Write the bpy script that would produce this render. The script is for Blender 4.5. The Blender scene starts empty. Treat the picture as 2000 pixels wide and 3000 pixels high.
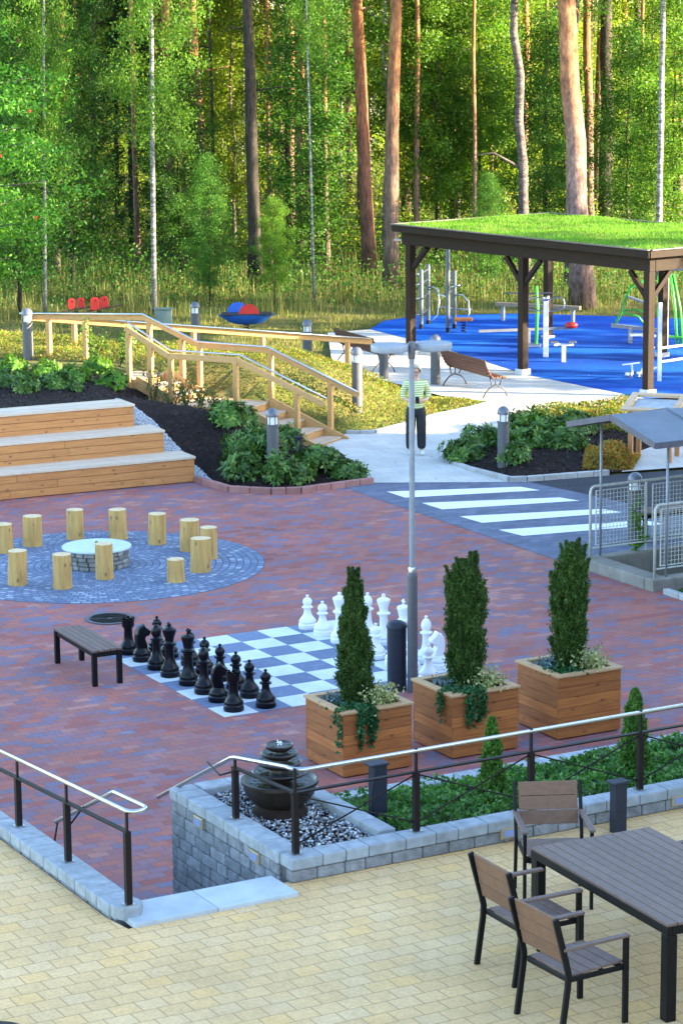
import bpy, math, random
import numpy as np
from mathutils import Vector, Matrix
from mathutils.geometry import delaunay_2d_cdt
random.seed(7); rng = np.random.default_rng(7)
sc = bpy.context.scene; COL = sc.collection
R = math.radians
# ------------------------------------------------------------------ camera (solved from the chess board, people and posts)
PITCH, ROLL, CAMH, FOC = 0.19594, -0.0088, 8.25063, 7500.0
fw = Vector((0, math.cos(PITCH), -math.sin(PITCH))); r0 = Vector((1, 0, 0)); u0 = Vector((0, math.sin(PITCH), math.cos(PITCH)))
RV = math.cos(ROLL) * r0 + math.sin(ROLL) * u0; UV = -math.sin(ROLL) * r0 + math.cos(ROLL) * u0
cd = bpy.data.cameras.new("camera"); cam = bpy.data.objects.new("camera", cd); COL.objects.link(cam)
cd.sensor_fit = 'HORIZONTAL'; cd.sensor_width = 36; cd.lens = FOC / 2000 * 36; cd.clip_start = .5; cd.clip_end = 3000
m = Matrix((RV, UV, -fw)).transposed().to_4x4(); m.translation = Vector((0, 0, CAMH)); cam.matrix_world = m
sc.camera = cam
def G(x, y, z):                       # viewing ray of the photograph met with the height z
    d = fw + RV * ((x * 1.27551 - 1000) / FOC) - UV * ((y * 1.27551 - 1500) / FOC)
    return Vector((0, 0, CAMH)) + d * ((z - CAMH) / d.z)
TH = R(29.0); AX = Vector((math.cos(TH), math.sin(TH), 0)); BX = Vector((-math.sin(TH), math.cos(TH), 0))   # the plaza's own axes
# ------------------------------------------------------------------ light
SUN_EL, SUN_DIR = R(15), Vector((1, -.20, 0)).normalized()
ts = SUN_DIR * math.cos(SUN_EL) + Vector((0, 0, math.sin(SUN_EL)))
W = bpy.data.worlds.new("World"); sc.world = W; W.use_nodes = True
nt = W.node_tree; bg = nt.nodes['Background']; sk = nt.nodes.new('ShaderNodeTexSky'); sk.sky_type = 'NISHITA'; sk.sun_disc = False
sk.sun_elevation = SUN_EL; sk.sun_rotation = math.atan2(ts.x, ts.y); sk.air_density = 1.0; sk.dust_density = .6; sk.ozone_density = 1.7
nt.links.new(sk.outputs[0], bg.inputs[0]); bg.inputs[1].default_value = .15
sl = bpy.data.lights.new("sun", 'SUN'); sl.energy = 5.0; sl.angle = R(.6); sl.color = (1, .83, .56)
so = bpy.data.objects.new("sun", sl); COL.objects.link(so); so.rotation_euler = (-ts).to_track_quat('-Z', 'Y').to_euler()
sc.view_settings.view_transform = 'Standard'; sc.view_settings.look = 'None'; sc.view_settings.exposure = 2.88; sc.view_settings.gamma = 1
sc.view_settings.use_curve_mapping = False
sc.cycles.max_bounces = 8; sc.cycles.diffuse_bounces = 3; sc.cycles.transmission_bounces = 5; sc.cycles.transparent_max_bounces = 8
sc.cycles.use_denoising = True
# ------------------------------------------------------------------ materials
MATS = {}
class NT:
    def __init__(s, name):
        s.m = bpy.data.materials.new(name); s.m.use_nodes = True; s.t = s.m.node_tree; s.b = s.t.nodes['Principled BSDF']; s.out = s.t.nodes['Material Output']
    def n(s, typ, **kw):
        x = s.t.nodes.new('ShaderNode' + typ)
        for k, v in kw.items(): setattr(x, k, v)
        return x
    def l(s, a, b): s.t.links.new(a, b)
    def coord(s, kind='Object', scale=(1, 1, 1), rot=(0, 0, 0), loc=(0, 0, 0)):
        tc = s.n('TexCoord'); mp = s.n('Mapping'); s.l(tc.outputs[kind], mp.inputs[0])
        mp.inputs['Scale'].default_value = scale; mp.inputs['Rotation'].default_value = rot; mp.inputs['Location'].default_value = loc
        return mp.outputs[0]
    def noise(s, v, scale, detail=3, rough=.6):
        x = s.n('TexNoise'); x.inputs['Scale'].default_value = scale; x.inputs['Detail'].default_value = detail; x.inputs['Roughness'].default_value = rough
        if v is not None: s.l(v, x.inputs['Vector'])
        return x.outputs['Fac']
    def ramp(s, fac, stops, interp='LINEAR'):
        x = s.n('ValToRGB'); cr = x.color_ramp; cr.interpolation = interp
        while len(cr.elements) < len(stops): cr.elements.new(.5)
        for e, (p, c) in zip(cr.elements, stops):
            e.position = p; e.color = (c, c, c, 1) if isinstance(c, (int, float)) else (*c, 1)
        s.l(fac, x.inputs[0]); return x.outputs[0]
    def mix(s, fac, a, b, mode='MIX'):
        x = s.n('MixRGB', blend_type=mode)
        for i, q in ((0, fac), (1, a), (2, b)):
            if hasattr(q, 'links'): s.l(q, x.inputs[i])
            elif isinstance(q, (int, float)): x.inputs[i].default_value = q if i == 0 else (q, q, q, 1)
            else: x.inputs[i].default_value = (*q, 1)
        return x.outputs[0]
    def math(s, op, a, b=0.):
        x = s.n('Math', operation=op)
        for i, q in ((0, a), (1, b)):
            if hasattr(q, 'links'): s.l(q, x.inputs[i])
            else: x.inputs[i].default_value = q
        return x.outputs[0]
    def island(s): return s.n('NewGeometry').outputs['Random Per Island']
    def bump(s, h, strength=.3, dist=.02):
        x = s.n('Bump'); x.inputs['Strength'].default_value = strength; x.inputs['Distance'].default_value = dist
        s.l(h, x.inputs['Height']); s.l(x.outputs[0], s.b.inputs['Normal'])
    def col(s, c): s.l(c, s.b.inputs['Base Color'])
    def fin(s, rough=.6, metal=0, spec=.5):
        s.b.inputs['Roughness'].default_value = rough; s.b.inputs['Metallic'].default_value = metal; s.b.inputs['Specular IOR Level'].default_value = spec
        return s.m
def plain(name, c, rough=.6, metal=0, var=.18, scale=6, bump=0, isl=0., spec=.5, kind='Object', bs=9):
    if name in MATS: return MATS[name]
    t = NT(name); v = t.coord(kind); f = t.noise(v, scale, 4)
    lo = tuple(x * (1 - var) for x in c); hi = tuple(min(1, x * (1 + var)) for x in c)
    f = t.ramp(f, [(.3, 0.), (.7, 1.)]); cc = t.mix(f, lo, hi)
    if isl: cc = t.mix(1., cc, t.ramp(t.island(), [(0, 1 - isl), (1, 1.)]), 'MULTIPLY')
    t.col(cc)
    if bump: t.bump(t.noise(v, scale * bs, 4, .7), bump, .01 if bs == 9 else .03)
    MATS[name] = t.fin(rough, metal, spec); return MATS[name]
def wood(name, c1, c2, grain=(1.5, 1.5, 22), rough=.6, knots=True, rot=0, isl=.25, dark=(.10, .045, .02)):
    t = NT(name); geo = t.island(); tc = t.n('TexCoord'); va = t.n('VectorMath', operation='ADD')
    cx = t.n('CombineXYZ'); k = t.math('MULTIPLY', geo, 37.); t.l(k, cx.inputs[0]); t.l(k, cx.inputs[1]); t.l(k, cx.inputs[2])
    rm = t.n('Mapping'); rm.inputs['Rotation'].default_value = (0, 0, rot); t.l(tc.outputs['Object'], rm.inputs[0])
    t.l(rm.outputs[0], va.inputs[0]); t.l(cx.outputs[0], va.inputs[1])
    mp = t.n('Mapping'); mp.inputs['Scale'].default_value = grain; t.l(va.outputs[0], mp.inputs[0])
    f = t.noise(mp.outputs[0], 1.6, 5, .65); cc = t.mix(t.ramp(f, [(.28, 0.), (.72, 1.)]), c1, c2)
    if knots:
        vo = t.n('TexVoronoi'); km = t.n('Mapping'); km.inputs['Scale'].default_value = tuple(1.3 if g < 5 else 2.4 for g in grain)
        t.l(va.outputs[0], km.inputs[0]); t.l(km.outputs[0], vo.inputs['Vector']); vo.inputs['Scale'].default_value = 3.4
        kf = t.ramp(vo.outputs['Distance'], [(.05, 1.), (.20, 0.)])
        cc = t.mix(t.math('MULTIPLY', kf, .8), cc, dark)
    cc = t.mix(1., cc, t.ramp(geo, [(0, 1 - isl), (1, 1.)]), 'MULTIPLY')
    t.col(cc); t.bump(f, .25, .004); return t.fin(rough)
def bricks(name, bw, bh, stops, mortar, rot, msize=.006, vec=None, rough=.75, patch=None, offs=.5, bumps=.5, stain=None):
    t = NT(name); v = t.coord('Object', rot=(0, 0, -rot))
    if vec: v = vec(t)
    bt = t.n('TexBrick'); bt.offset = offs
    for k, q in (('Color1', (0, 0, 0, 1)), ('Color2', (1, 1, 1, 1)), ('Mortar', (.5, .5, .5, 1)), ('Scale', 1.), ('Mortar Size', msize), ('Mortar Smooth', .2), ('Bias', 0.), ('Brick Width', bw), ('Row Height', bh)):
        bt.inputs[k].default_value = q
    t.l(v, bt.inputs['Vector'])
    fac = bt.outputs['Color']
    big = t.noise(t.coord('Object'), .22, 3); fine = t.noise(t.coord('Object'), 45, 3)
    if patch: fac = t.mix(patch, fac, t.ramp(big, [(.3, 0.), (.7, 1.)]))
    cc = t.ramp(fac, stops)
    cc = t.mix(1., cc, t.ramp(fine, [(.25, .78), (.75, 1.12)]), 'MULTIPLY')
    cc = t.mix(1., cc, t.ramp(t.noise(t.coord('Object'), .8, 5, .7), [(.3, .82), (.7, 1.1)]), 'MULTIPLY')
    if stain is not None: cc = t.mix(t.ramp(t.noise(t.coord('Object', (1, 1, 1)), 1.1, 6, .75), [(.60, 0.), (.74, .26)]), cc, stain)
    cc = t.mix(bt.outputs['Fac'], cc, mortar); t.col(cc)
    h = t.math('SUBTRACT', t.math('MULTIPLY', fine, .25), bt.outputs['Fac']); t.bump(h, bumps, .006)
    return t.fin(rough, 0, .35)
def leafmat(name, cols, trans=.45, rough=.55, objvar=.35):
    t = NT(name); cc = t.ramp(t.island(), [(i / max(1, len(cols) - 1), c) for i, c in enumerate(cols)])
    oi = t.n('ObjectInfo').outputs['Random']; big = t.noise(t.coord('Object'), .9, 2)
    cc = t.mix(1., cc, t.ramp(oi, [(0, 1 - objvar), (1, 1.)]), 'MULTIPLY')
    cc = t.mix(1., cc, t.ramp(big, [(.3, .6), (.7, 1.25)]), 'MULTIPLY')
    t.col(cc); t.fin(rough, 0, .3)
    tr = t.n('BsdfTranslucent'); mx = t.n('MixShader'); mx.inputs[0].default_value = trans
    t.l(t.mix(1., cc, (1.25, 1.2, .55), 'MULTIPLY'), tr.inputs[0])
    t.l(t.b.outputs[0], mx.inputs[1]); t.l(tr.outputs[0], mx.inputs[2]); t.l(mx.outputs[0], t.out.inputs[0]); return t.m
def bark(name, stops, hscale, streak=(6, 6, 1.2), bumpd=.03, white=None):
    t = NT(name); v = t.coord('Object'); sp = t.n('SeparateXYZ'); t.l(v, sp.inputs[0])
    f = t.noise(t.coord('Object', streak), 2.6, 6, .75)
    h = t.math('ADD', t.math('MULTIPLY', sp.outputs[2], 1 / hscale), t.math('MULTIPLY', t.math('SUBTRACT', f, .5), .35))
    cc = t.ramp(h, stops); cc = t.mix(1., cc, t.ramp(f, [(.34, .38), (.66, 1.3)]), 'MULTIPLY'); cc = t.mix(1., cc, t.ramp(t.noise(t.coord('Object', (1.2, 1.2, .8)), 2.2, 4, .7), [(.36, .6), (.62, 1.2)]), 'MULTIPLY')
    if white:
        b = t.ramp(t.noise(t.coord('Object', (3, 3, 14)), 1.3, 4, .7), [(.50, 0.), (.58, 1.)]); cc = t.mix(b, cc, white)
    t.col(cc); t.bump(f, .8, bumpd); return t.fin(.85, 0, .2)
# ------------------------------------------------------------------ mesh building
class MB:
    def __init__(s): s.v = []; s.f = []
    def add(s, vs, fs):
        o = len(s.v); s.v += [tuple(x) for x in vs]; s.f += [tuple(i + o for i in q) for q in fs]; return s
    BF = [(0, 3, 2, 1), (4, 5, 6, 7), (0, 1, 5, 4), (1, 2, 6, 5), (2, 3, 7, 6), (3, 0, 4, 7)]
    def box(s, c, d, rz=0, M=None):
        x, y, z = d[0] / 2, d[1] / 2, d[2] / 2; ca, sa = math.cos(rz), math.sin(rz)
        P = [(-x, -y, -z), (x, -y, -z), (x, y, -z), (-x, y, -z), (-x, -y, z), (x, -y, z), (x, y, z), (-x, y, z)]
        if M is not None: P = [M @ Vector(p) for p in P]
        else: P = [(p[0] * ca - p[1] * sa, p[0] * sa + p[1] * ca, p[2]) for p in P]
        return s.add([(p[0] + c[0], p[1] + c[1], p[2] + c[2]) for p in P], s.BF)
    def beam(s, p, q, w, h, up=(0, 0, 1)):
        p, q = Vector(p), Vector(q); d = (q - p); L = d.length; d.normalize(); u = Vector(up)
        if abs(d.dot(u)) > .98: u = Vector((1, 0, 0))
        sx = d.cross(u).normalized(); uz = sx.cross(d)
        return s.box((p + q) / 2, (L, w, h), M=Matrix((d, -sx, uz)).transposed())
    def tube(s, pts, r, n=8, caps=True, closed=False):
        pts = [Vector(p) for p in pts]; N = len(pts); rs = r if isinstance(r, (list, tuple)) else [r] * N
        t0 = (pts[1] - pts[0]).normalized(); a = t0.orthogonal().normalized(); vs = []
        for i, p in enumerate(pts):
            if closed: t = (pts[(i + 1) % N] - pts[i - 1]).normalized()
            else: t = (pts[min(i + 1, N - 1)] - pts[max(i - 1, 0)]).normalized()
            a = (a - t * a.dot(t)).normalized(); b = t.cross(a)
            for k in range(n):
                an = 2 * math.pi * k / n; vs.append(p + (a * math.cos(an) + b * math.sin(an)) * rs[i])
        fs = []
        for i in range(N if closed else N - 1):
            j = (i + 1) % N
            for k in range(n): fs.append((i * n + k, i * n + (k + 1) % n, j * n + (k + 1) % n, j * n + k))
        if caps and not closed: fs += [tuple(range(n))[::-1], tuple((N - 1) * n + k for k in range(n))]
        return s.add(vs, fs)
    def lathe(s, prof, c=(0, 0, 0), n=24, caps=True):
        vs = []; fs = []
        for r, z in prof:
            for k in range(n):
                a = 2 * math.pi * k / n; vs.append((c[0] + r * math.cos(a), c[1] + r * math.sin(a), c[2] + z))
        for i in range(len(prof) - 1):
            for k in range(n): fs.append((i * n + k, i * n + (k + 1) % n, (i + 1) * n + (k + 1) % n, (i + 1) * n + k))
        if caps: fs += [tuple(range(n))[::-1], tuple((len(prof) - 1) * n + k for k in range(n))]
        return s.add(vs, fs)
    def prism(s, poly, z0, z1):
        n = len(poly); a = sum(poly[i][0] * poly[(i + 1) % n][1] - poly[(i + 1) % n][0] * poly[i][1] for i in range(n))
        if a < 0: poly = poly[::-1]
        vs = [(p[0], p[1], z0) for p in poly] + [(p[0], p[1], z1) for p in poly]
        return s.add(vs, [tuple(range(n))[::-1], tuple(range(n, 2 * n))] + [(i, (i + 1) % n, n + (i + 1) % n, n + i) for i in range(n)])
    def build(s, name, mat, parent=None, world=False, smooth=False, bevel=0, loc=None):
        me = bpy.data.meshes.new(name); v = s.v
        if world and parent is not None:
            rt = parent
            while rt.parent: rt = rt.parent
            l = rt.location; c, sn = math.cos(-rt.rotation_euler.z), math.sin(-rt.rotation_euler.z)
            v = [((p[0] - l.x) * c - (p[1] - l.y) * sn, (p[0] - l.x) * sn + (p[1] - l.y) * c, p[2] - l.z) for p in v]
        me.from_pydata(v, [], s.f); me.update()
        if smooth: me.shade_smooth()
        if smooth and smooth is not True: me.set_sharp_from_angle(angle=R(smooth))
        o = bpy.data.objects.new(name, me); COL.objects.link(o); me.materials.append(mat)
        if parent is not None: own(o, parent)
        if loc is not None: o.location = loc
        if bevel:
            b = o.modifiers.new('bevel', 'BEVEL'); b.width = bevel; b.segments = 2; b.limit_method = 'ANGLE'
        return o
KIDS = {}
def own(o, p): o.parent = p; KIDS.setdefault(p.name, []).append(o)
def tag(o, label=None, cat=None, group=None, kind=None):
    if label: o['label'] = label
    if cat: o['category'] = cat
    if group: o['group'] = group
    if kind: o['kind'] = kind
    return o
def thing(name, label, cat, loc=(0, 0, 0), rz=0, group=None):
    o = bpy.data.objects.new(name, None); COL.objects.link(o); o.location = loc; o.rotation_euler = (0, 0, rz); o.empty_display_size = .2
    return tag(o, label, cat, group)
def dup(root, loc, rz=0, label=None, group=None, scale=None):
    def cp(o, par):
        c = o.copy(); COL.objects.link(c)
        if par is not None: c.parent = par
        for ch in KIDS.get(o.name, ()): cp(ch, c)
        return c
    r = cp(root, None); r.location = loc; r.rotation_euler = (0, 0, rz)
    if label: r['label'] = label
    if group: r['group'] = group
    if scale: r.scale = scale if isinstance(scale, tuple) else (scale,) * 3
    return r
def np_mesh(name, verts, faces, mat, parent=None, smooth=False):
    """verts (N,3) array, faces (M,k) array with one k"""
    me = bpy.data.meshes.new(name); k = faces.shape[1]; M = len(faces)
    me.vertices.add(len(verts)); me.vertices.foreach_set('co', np.ascontiguousarray(verts, dtype=np.float32).ravel())
    me.loops.add(M * k); me.loops.foreach_set('vertex_index', np.ascontiguousarray(faces, dtype=np.int32).ravel())
    me.polygons.add(M); me.polygons.foreach_set('loop_start', np.arange(0, M * k, k, dtype=np.int32))
    me.update(calc_edges=True); me.validate()
    if smooth: me.shade_smooth()
    o = bpy.data.objects.new(name, me); COL.objects.link(o); me.materials.append(mat)
    if parent is not None: own(o, parent)
    return o
def leaves(c, size, aspect=.55, up=.0, droop=0., seed=None):
    """rhombic leaves at the points c: returns verts, faces"""
    n = len(c); size = np.broadcast_to(np.asarray(size, float), (n,))
    d = rng.normal(size=(n, 3)); d[:, 2] = d[:, 2] * (.7) - droop + up; d /= np.linalg.norm(d, axis=1)[:, None]
    q = rng.normal(size=(n, 3)); s = np.cross(d, q); s /= np.linalg.norm(s, axis=1)[:, None]
    nn = np.cross(d, s)
    L = (size / 2)[:, None]; w = (size * aspect / 2)[:, None]
    v = np.stack([c - d * L, c + s * w + nn * w * .25, c + d * L, c - s * w + nn * w * .25], 1).reshape(-1, 3)
    f = np.arange(4 * n).reshape(n, 4); return v, f
def blades(base, h, w, lean=.35):
    n = len(base); h = np.broadcast_to(np.asarray(h, float), (n,)); a = rng.uniform(0, 2 * np.pi, n); s = np.stack([np.cos(a), np.sin(a), np.zeros(n)], 1) * (w / 2)
    b = rng.uniform(0, 2 * np.pi, n); ln = rng.uniform(0, lean, n); t = np.stack([np.cos(b) * ln, np.sin(b) * ln, np.ones(n)], 1) * h[:, None]
    v = np.stack([base - s, base + s, base + t], 1).reshape(-1, 3); return v, np.arange(3 * n).reshape(n, 3)
def inpoly(P, poly):
    x, y = P[:, 0], P[:, 1]; r = np.zeros(len(P), bool); n = len(poly)
    for i in range(n):
        x1, y1 = poly[i][:2]; x2, y2 = poly[(i + 1) % n][:2]
        if y1 == y2: continue
        c = ((y1 > y) != (y2 > y)) & (x < (x2 - x1) * (y - y1) / (y2 - y1) + x1); r ^= c
    return r
def scatter(poly, n):
    a = np.array([p[:2] for p in poly], float); lo, hi = a.min(0), a.max(0); out = []; k = 0
    while k < n:
        p = rng.uniform(lo, hi, (n * 2, 2)); p = p[inpoly(p, poly)]; out.append(p); k += len(p)
    return np.concatenate(out)[:n]
# ================================================================== the setting
def sstep(t): t = np.clip(t, 0, 1); return t * t * (3 - 2 * t)
def pdist(P, poly, closed=True):
    d = np.full(len(P), 1e9); n = len(poly)
    for i in range(n if closed else n - 1):
        a = np.array(poly[i][:2], float); b = np.array(poly[(i + 1) % n][:2], float); ab = b - a
        t = np.clip(((P - a) @ ab) / (ab @ ab), 0, 1); d = np.minimum(d, np.linalg.norm(P - a - t[:, None] * ab, axis=1))
    return d
HILL = [(-60, 16), (-9, 41.0), (-2.6, 44.5), (-1.93, 43.5), (-1.2, 43.3), (-.7, 43.35), (.45, 44.2), (.05, 46.8), (-.2, 47.6), (.1, 48.7), (.65, 48.8), (1.2, 49.5), (1.9, 50.5),
        (2.3, 51.3), (1.6, 52.6), (.3, 53.7), (-1.5, 54.6), (-3.5, 55.4), (-6.5, 57.5), (-12, 62), (-60, 70)]
ST_R0, ST_D, ST_W = np.array([.05, 48.3]), np.array([-.883, .469]), np.array([.469, .883])
RBED = [(2.95, 44.2), (2.3, 45.25), (1.87, 46.2), (2.15, 47.3), (3.4, 49.3), (4.5, 50.3), (6.1, 51.0), (6.1, 47.6), (5.3, 46.4), (4.95, 44.9)]
CELL0 = Vector((3.52, 37.15, 0)); CELL1 = Vector((4.42, 35.5, 0)); CELLW = (CELL1 - CELL0).length; CD = (CELL1 - CELL0).normalized(); CA = Vector((-CD.y, CD.x, 0))
def H(P):
    P = np.atleast_2d(np.asarray(P, float))[:, :2]
    z = np.interp(P[:, 1], [0, 44, 52, 60, 68, 80, 120, 400], [0, 0, .2, .25, .5, .8, 1.4, 3])
    z = z + np.where(inpoly(P, HILL), 1.12 * sstep(pdist(P, HILL[1:-1], False) / 2.7), 0)
    z = z + np.where(inpoly(P, RBED), .22 * sstep(pdist(P, RBED) / 1.0), 0)
    s = (P - ST_R0) @ ST_D; w = -(P - ST_R0) @ ST_W          # the slope is cut back under the timber stairs
    cap = np.interp(s, [-.4, .1, 1.6, 3.2, 4.1, 5.2], [.02, .02, .50, .52, .95, 1.2]) + np.maximum(0, np.maximum(.33 * (w - 1.4), 1.1 * (-.12 - w))) + 1.1 * np.maximum(0, s - 4.6) + 1.5 * np.maximum(0, -.3 - s)
    return np.minimum(z, np.maximum(cap, 0) + np.interp(P[:, 1], [0, 44, 52], [0, 0, .12]))
def h1(x, y): return float(H([(x, y)])[0])
def patch(name, poly, off, mat, res=.4, kind='structure', zf=None):
    P = np.array([p[:2] for p in poly], float); lo, hi = P.min(0), P.max(0)
    g = np.stack(np.meshgrid(np.arange(lo[0], hi[0], res), np.arange(lo[1], hi[1], res)), -1).reshape(-1, 2)
    g = g[inpoly(g, poly)]; g = g[pdist(g, poly) > res * .3]
    B = []
    for i in range(len(P)):
        a, b = P[i], P[(i + 1) % len(P)]; k = max(1, int(np.linalg.norm(b - a) / res)); B += [a + (b - a) * j / k for j in range(k)]
    n = len(B); vs = [Vector(tuple(q)) for q in B] + [Vector(tuple(q)) for q in g]
    r = delaunay_2d_cdt(vs, [(i, (i + 1) % n) for i in range(n)], [], 1, 1e-5)
    V = np.array([tuple(v) for v in r[0]]); z = (zf(V) if zf else H(V)) + off
    o = np_mesh(name, np.column_stack([V, z]), np.array([list(f) for f in r[2]]), mat, smooth=True)
    return tag(o, kind=kind)
# ---- materials of the ground
RED = bricks('brick paving', .216, .142, [(0, (.235, .075, .065)), (.2, (.345, .10, .08)), (.38, (.17, .14, .20)), (.58, (.40, .125, .09)), (.76, (.28, .12, .115)), (.88, (.44, .185, .145)), (1, (.16, .15, .225))], (.14, .085, .08), TH, .004, patch=.3, stain=(.50, .44, .46))
YEL = bricks('yellow paving', .215, .182, [(0, (.64, .40, .175)), (.35, (.69, .435, .19)), (.6, (.69, .455, .225)), (.8, (.72, .435, .165)), (1, (.66, .455, .255))], (.34, .22, .09), TH, .005, patch=.3, stain=(.50, .42, .30))
GREY = bricks('grey paving', .216, .142, [(0, (.105, .12, .175)), (.5, (.13, .145, .205)), (1, (.16, .175, .24))], (.07, .08, .11), TH, .005)
LIGHT = bricks('light paving', .4, .4, [(0, (.50, .48, .45)), (.5, (.56, .54, .50)), (1, (.60, .58, .54))], (.40, .385, .36), R(20), .008, bumps=.3, patch=.3, stain=(.36, .34, .31))
def polar(t):
    tc = t.n('TexCoord'); sp = t.n('SeparateXYZ'); t.l(tc.outputs['Object'], sp.inputs[0])
    a = t.math('ARCTAN2', sp.outputs[1], sp.outputs[0]); r = t.math('SQRT', t.math('ADD', t.math('MULTIPLY', sp.outputs[0], sp.outputs[0]), t.math('MULTIPLY', sp.outputs[1], sp.outputs[1])))
    cb = t.n('CombineXYZ'); t.l(t.math('MULTIPLY', a, 1.91), cb.inputs[0]); t.l(r, cb.inputs[1]); return cb.outputs[0]
COBB = bricks('cobbles', .125, .105, [(0, (.12, .16, .25)), (.4, (.155, .205, .31)), (.75, (.20, .25, .36)), (1, (.34, .40, .48))], (.075, .095, .14), 0, .011, vec=polar, bumps=1.)
def groundmat(name, stops, sc1, bump=.6, sc2=30):
    t = NT(name); f = t.noise(t.coord('Object'), sc1, 5, .7); g = t.noise(t.coord('Object'), sc2, 4, .7)
    t.col(t.mix(1., t.ramp(f, stops), t.ramp(g, [(.3, .55), (.7, 1.35)]), 'MULTIPLY')); t.bump(g, bump, .04); return t.fin(.9, 0, .15)
FOREST = groundmat('forest floor', [(.25, (.05, .07, .018)), (.45, (.10, .11, .03)), (.6, (.17, .14, .05)), (.75, (.07, .10, .022))], .8)
MULCH = groundmat('bark mulch', [(.3, (.014, .010, .010)), (.55, (.030, .021, .019)), (.75, (.055, .038, .03))], 9, 1., 60)
GRAV = groundmat('grey gravel', [(.3, (.30, .33, .38)), (.7, (.55, .57, .60))], 20, .8, 70)
ASPH = groundmat('dark asphalt', [(.3, (.040, .042, .05)), (.7, (.062, .064, .074))], 2, .3, 120)
t = NT('blue rubber'); v = t.coord('Object'); f = t.noise(v, .35, 2); sp = t.noise(v, 130, 2)
cc = t.ramp(f, [(.40, (.002, .048, .33)), (.5, (.003, .068, .39)), (.62, (.006, .10, .46))])
cc = t.mix(t.ramp(sp, [(.62, 0.), (.72, .4)]), cc, (.10, .22, .55)); cc = t.mix(t.ramp(t.noise(v, 1.6, 6, .8), [(.58, 0.), (.75, .22)]), cc, (.16, .22, .38)); t.col(cc); t.bump(sp, .15, .004); BLUE = t.fin(.8, 0, .12)
t = NT('white road paint'); t.col(t.mix(t.ramp(t.noise(t.coord('Object'), 7, 6, .8), [(.56, 0.), (.68, .55)]), (.78, .78, .77), (.34, .35, .38))); WHITE = t.fin(.7, 0, .3)
CONC = plain('concrete', (.46, .46, .46), .85, var=.16, scale=5, bump=.3)
KERB = plain('kerb stone', (.42, .41, .40), .85, var=.15, scale=7, bump=.3, isl=.25)
KERBR = plain('red kerb stone', (.36, .17, .15), .85, var=.15, scale=7, bump=.3, isl=.3)
# ---- ground sheets
xs = np.concatenate([[-1600, -600, -260, -130], np.arange(-70, 70.1, .5), [130, 260, 600, 1600]]); ys = np.concatenate([[-800, -200, -60], np.arange(-20, 150.1, .5), [180, 260, 500, 1000, 1800]])
gx, gy = np.meshgrid(xs, ys); P = np.stack([gx.ravel(), gy.ravel()], 1); z = H(P) - .05
q = P - np.array(CELL0[:2]); a = q @ np.array(CA[:2]); b = q @ np.array(CD[:2]); z[(a > -.05) & (a < 7.5) & (b > -.3) & (b < CELLW + .3)] = -2.2
z += np.where(P[:, 1] > 66, (np.sin(P[:, 0] * .9) * np.cos(P[:, 1] * .7) * .06), 0)
nx, ny = len(xs), len(ys); i = (np.arange(ny - 1)[:, None] * nx + np.arange(nx - 1)).ravel()
tag(np_mesh('ground', np.column_stack([P, z]), np.stack([i, i + 1, i + nx + 1, i + nx], 1), FOREST, smooth=True), kind='structure')
ZERO = lambda V: np.zeros(len(V))
cr = CELL0 + CA * 7.6; cr1 = CELL1 + CA * 7.6
patch('brick_plaza', [(-22, 14), (14, 14), tuple(cr1[:2]), tuple(CELL1[:2]), tuple(CELL0[:2]), (3.02, 38.1), (.05, 43.74), (-.7, 43.3), (-1.2, 43.22), (-1.93, 43.45), (-2.6, 44.5), (-22, 34.9)], 0, RED, 2.0, zf=ZERO)
patch('road', [(.05, 43.74), (3.02, 38.1), tuple((CELL0)[:2]), tuple(cr[:2]), (12, 41.2), (6.6, 39.7), (3.29, 44.1), (.55, 44.14)], .004, GREY, 2.0, zf=ZERO)
patch('asphalt_strip', [(3.29, 44.1), (6.6, 39.7), (14, 42.5), (14, 47.5), (4.95, 44.8), (3.3, 44.15)], .004, ASPH, 2.0, zf=ZERO)
STR = [[(.78, 43.3), (1.08, 42.74), (3.42, 43.3), (3.11, 43.64)], [(1.35, 42.26), (1.67, 41.68), (4.01, 42.33), (3.70, 42.63)], [(1.93, 41.08), (2.27, 40.53), (4.62, 41.3), (4.31, 41.6)], [(2.50, 39.96), (2.85, 39.47), (5.2, 40.3), (4.9, 40.62)]]
for k, s_ in enumerate(STR):
    o = patch('road_marking', s_, .008, WHITE, 1.5, zf=ZERO)
PATH = [(.55, 44.14), (3.29, 44.1), (2.95, 44.2), (2.3, 45.25), (1.87, 46.2), (2.15, 47.3), (3.4, 49.3), (4.5, 50.3), (6.3, 52.3), (4.1, 55.7), (2.3, 60.4), (.75, 63), (-.3, 62.6), (-.2, 58.6), (.0, 57.2), (.9, 55.2), (2.1, 52.9), (3.15, 52.0),
        (2.63, 51.25), (1.9, 50.45), (1.2, 49.45), (.65, 48.75), (.08, 48.68), (-.3, 47.6), (.0, 46.8)]
patch('path', PATH, .006, LIGHT, .4)
patch('path', [(5.0, 44.9), (5.3, 46.4), (6.1, 47.6), (12, 51), (14, 47.7)], .006, LIGHT, .6)
patch('playground_floor', [(6.3, 52.3), (4.1, 55.7), (2.3, 60.4), (.75, 63), (1.1, 64.3), (1.9, 65.1), (4.7, 65.4), (8.6, 64.3), (13, 62), (16, 57), (12, 52.6)], .010, BLUE, .6)
MUL = [(-14, 38.7), (-2.6, 44.45), (-1.93, 43.5), (-1.2, 43.28), (-.7, 43.34), (.5, 44.18), (.02, 46.8), (-.45, 47.35), (-4.1, 49.25), (-8, 50.6), (-14, 50)]
patch('mulch_bed', MUL, .006, MULCH, .25)
patch('mulch_bed', RBED, .008, MULCH, .25)
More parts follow.
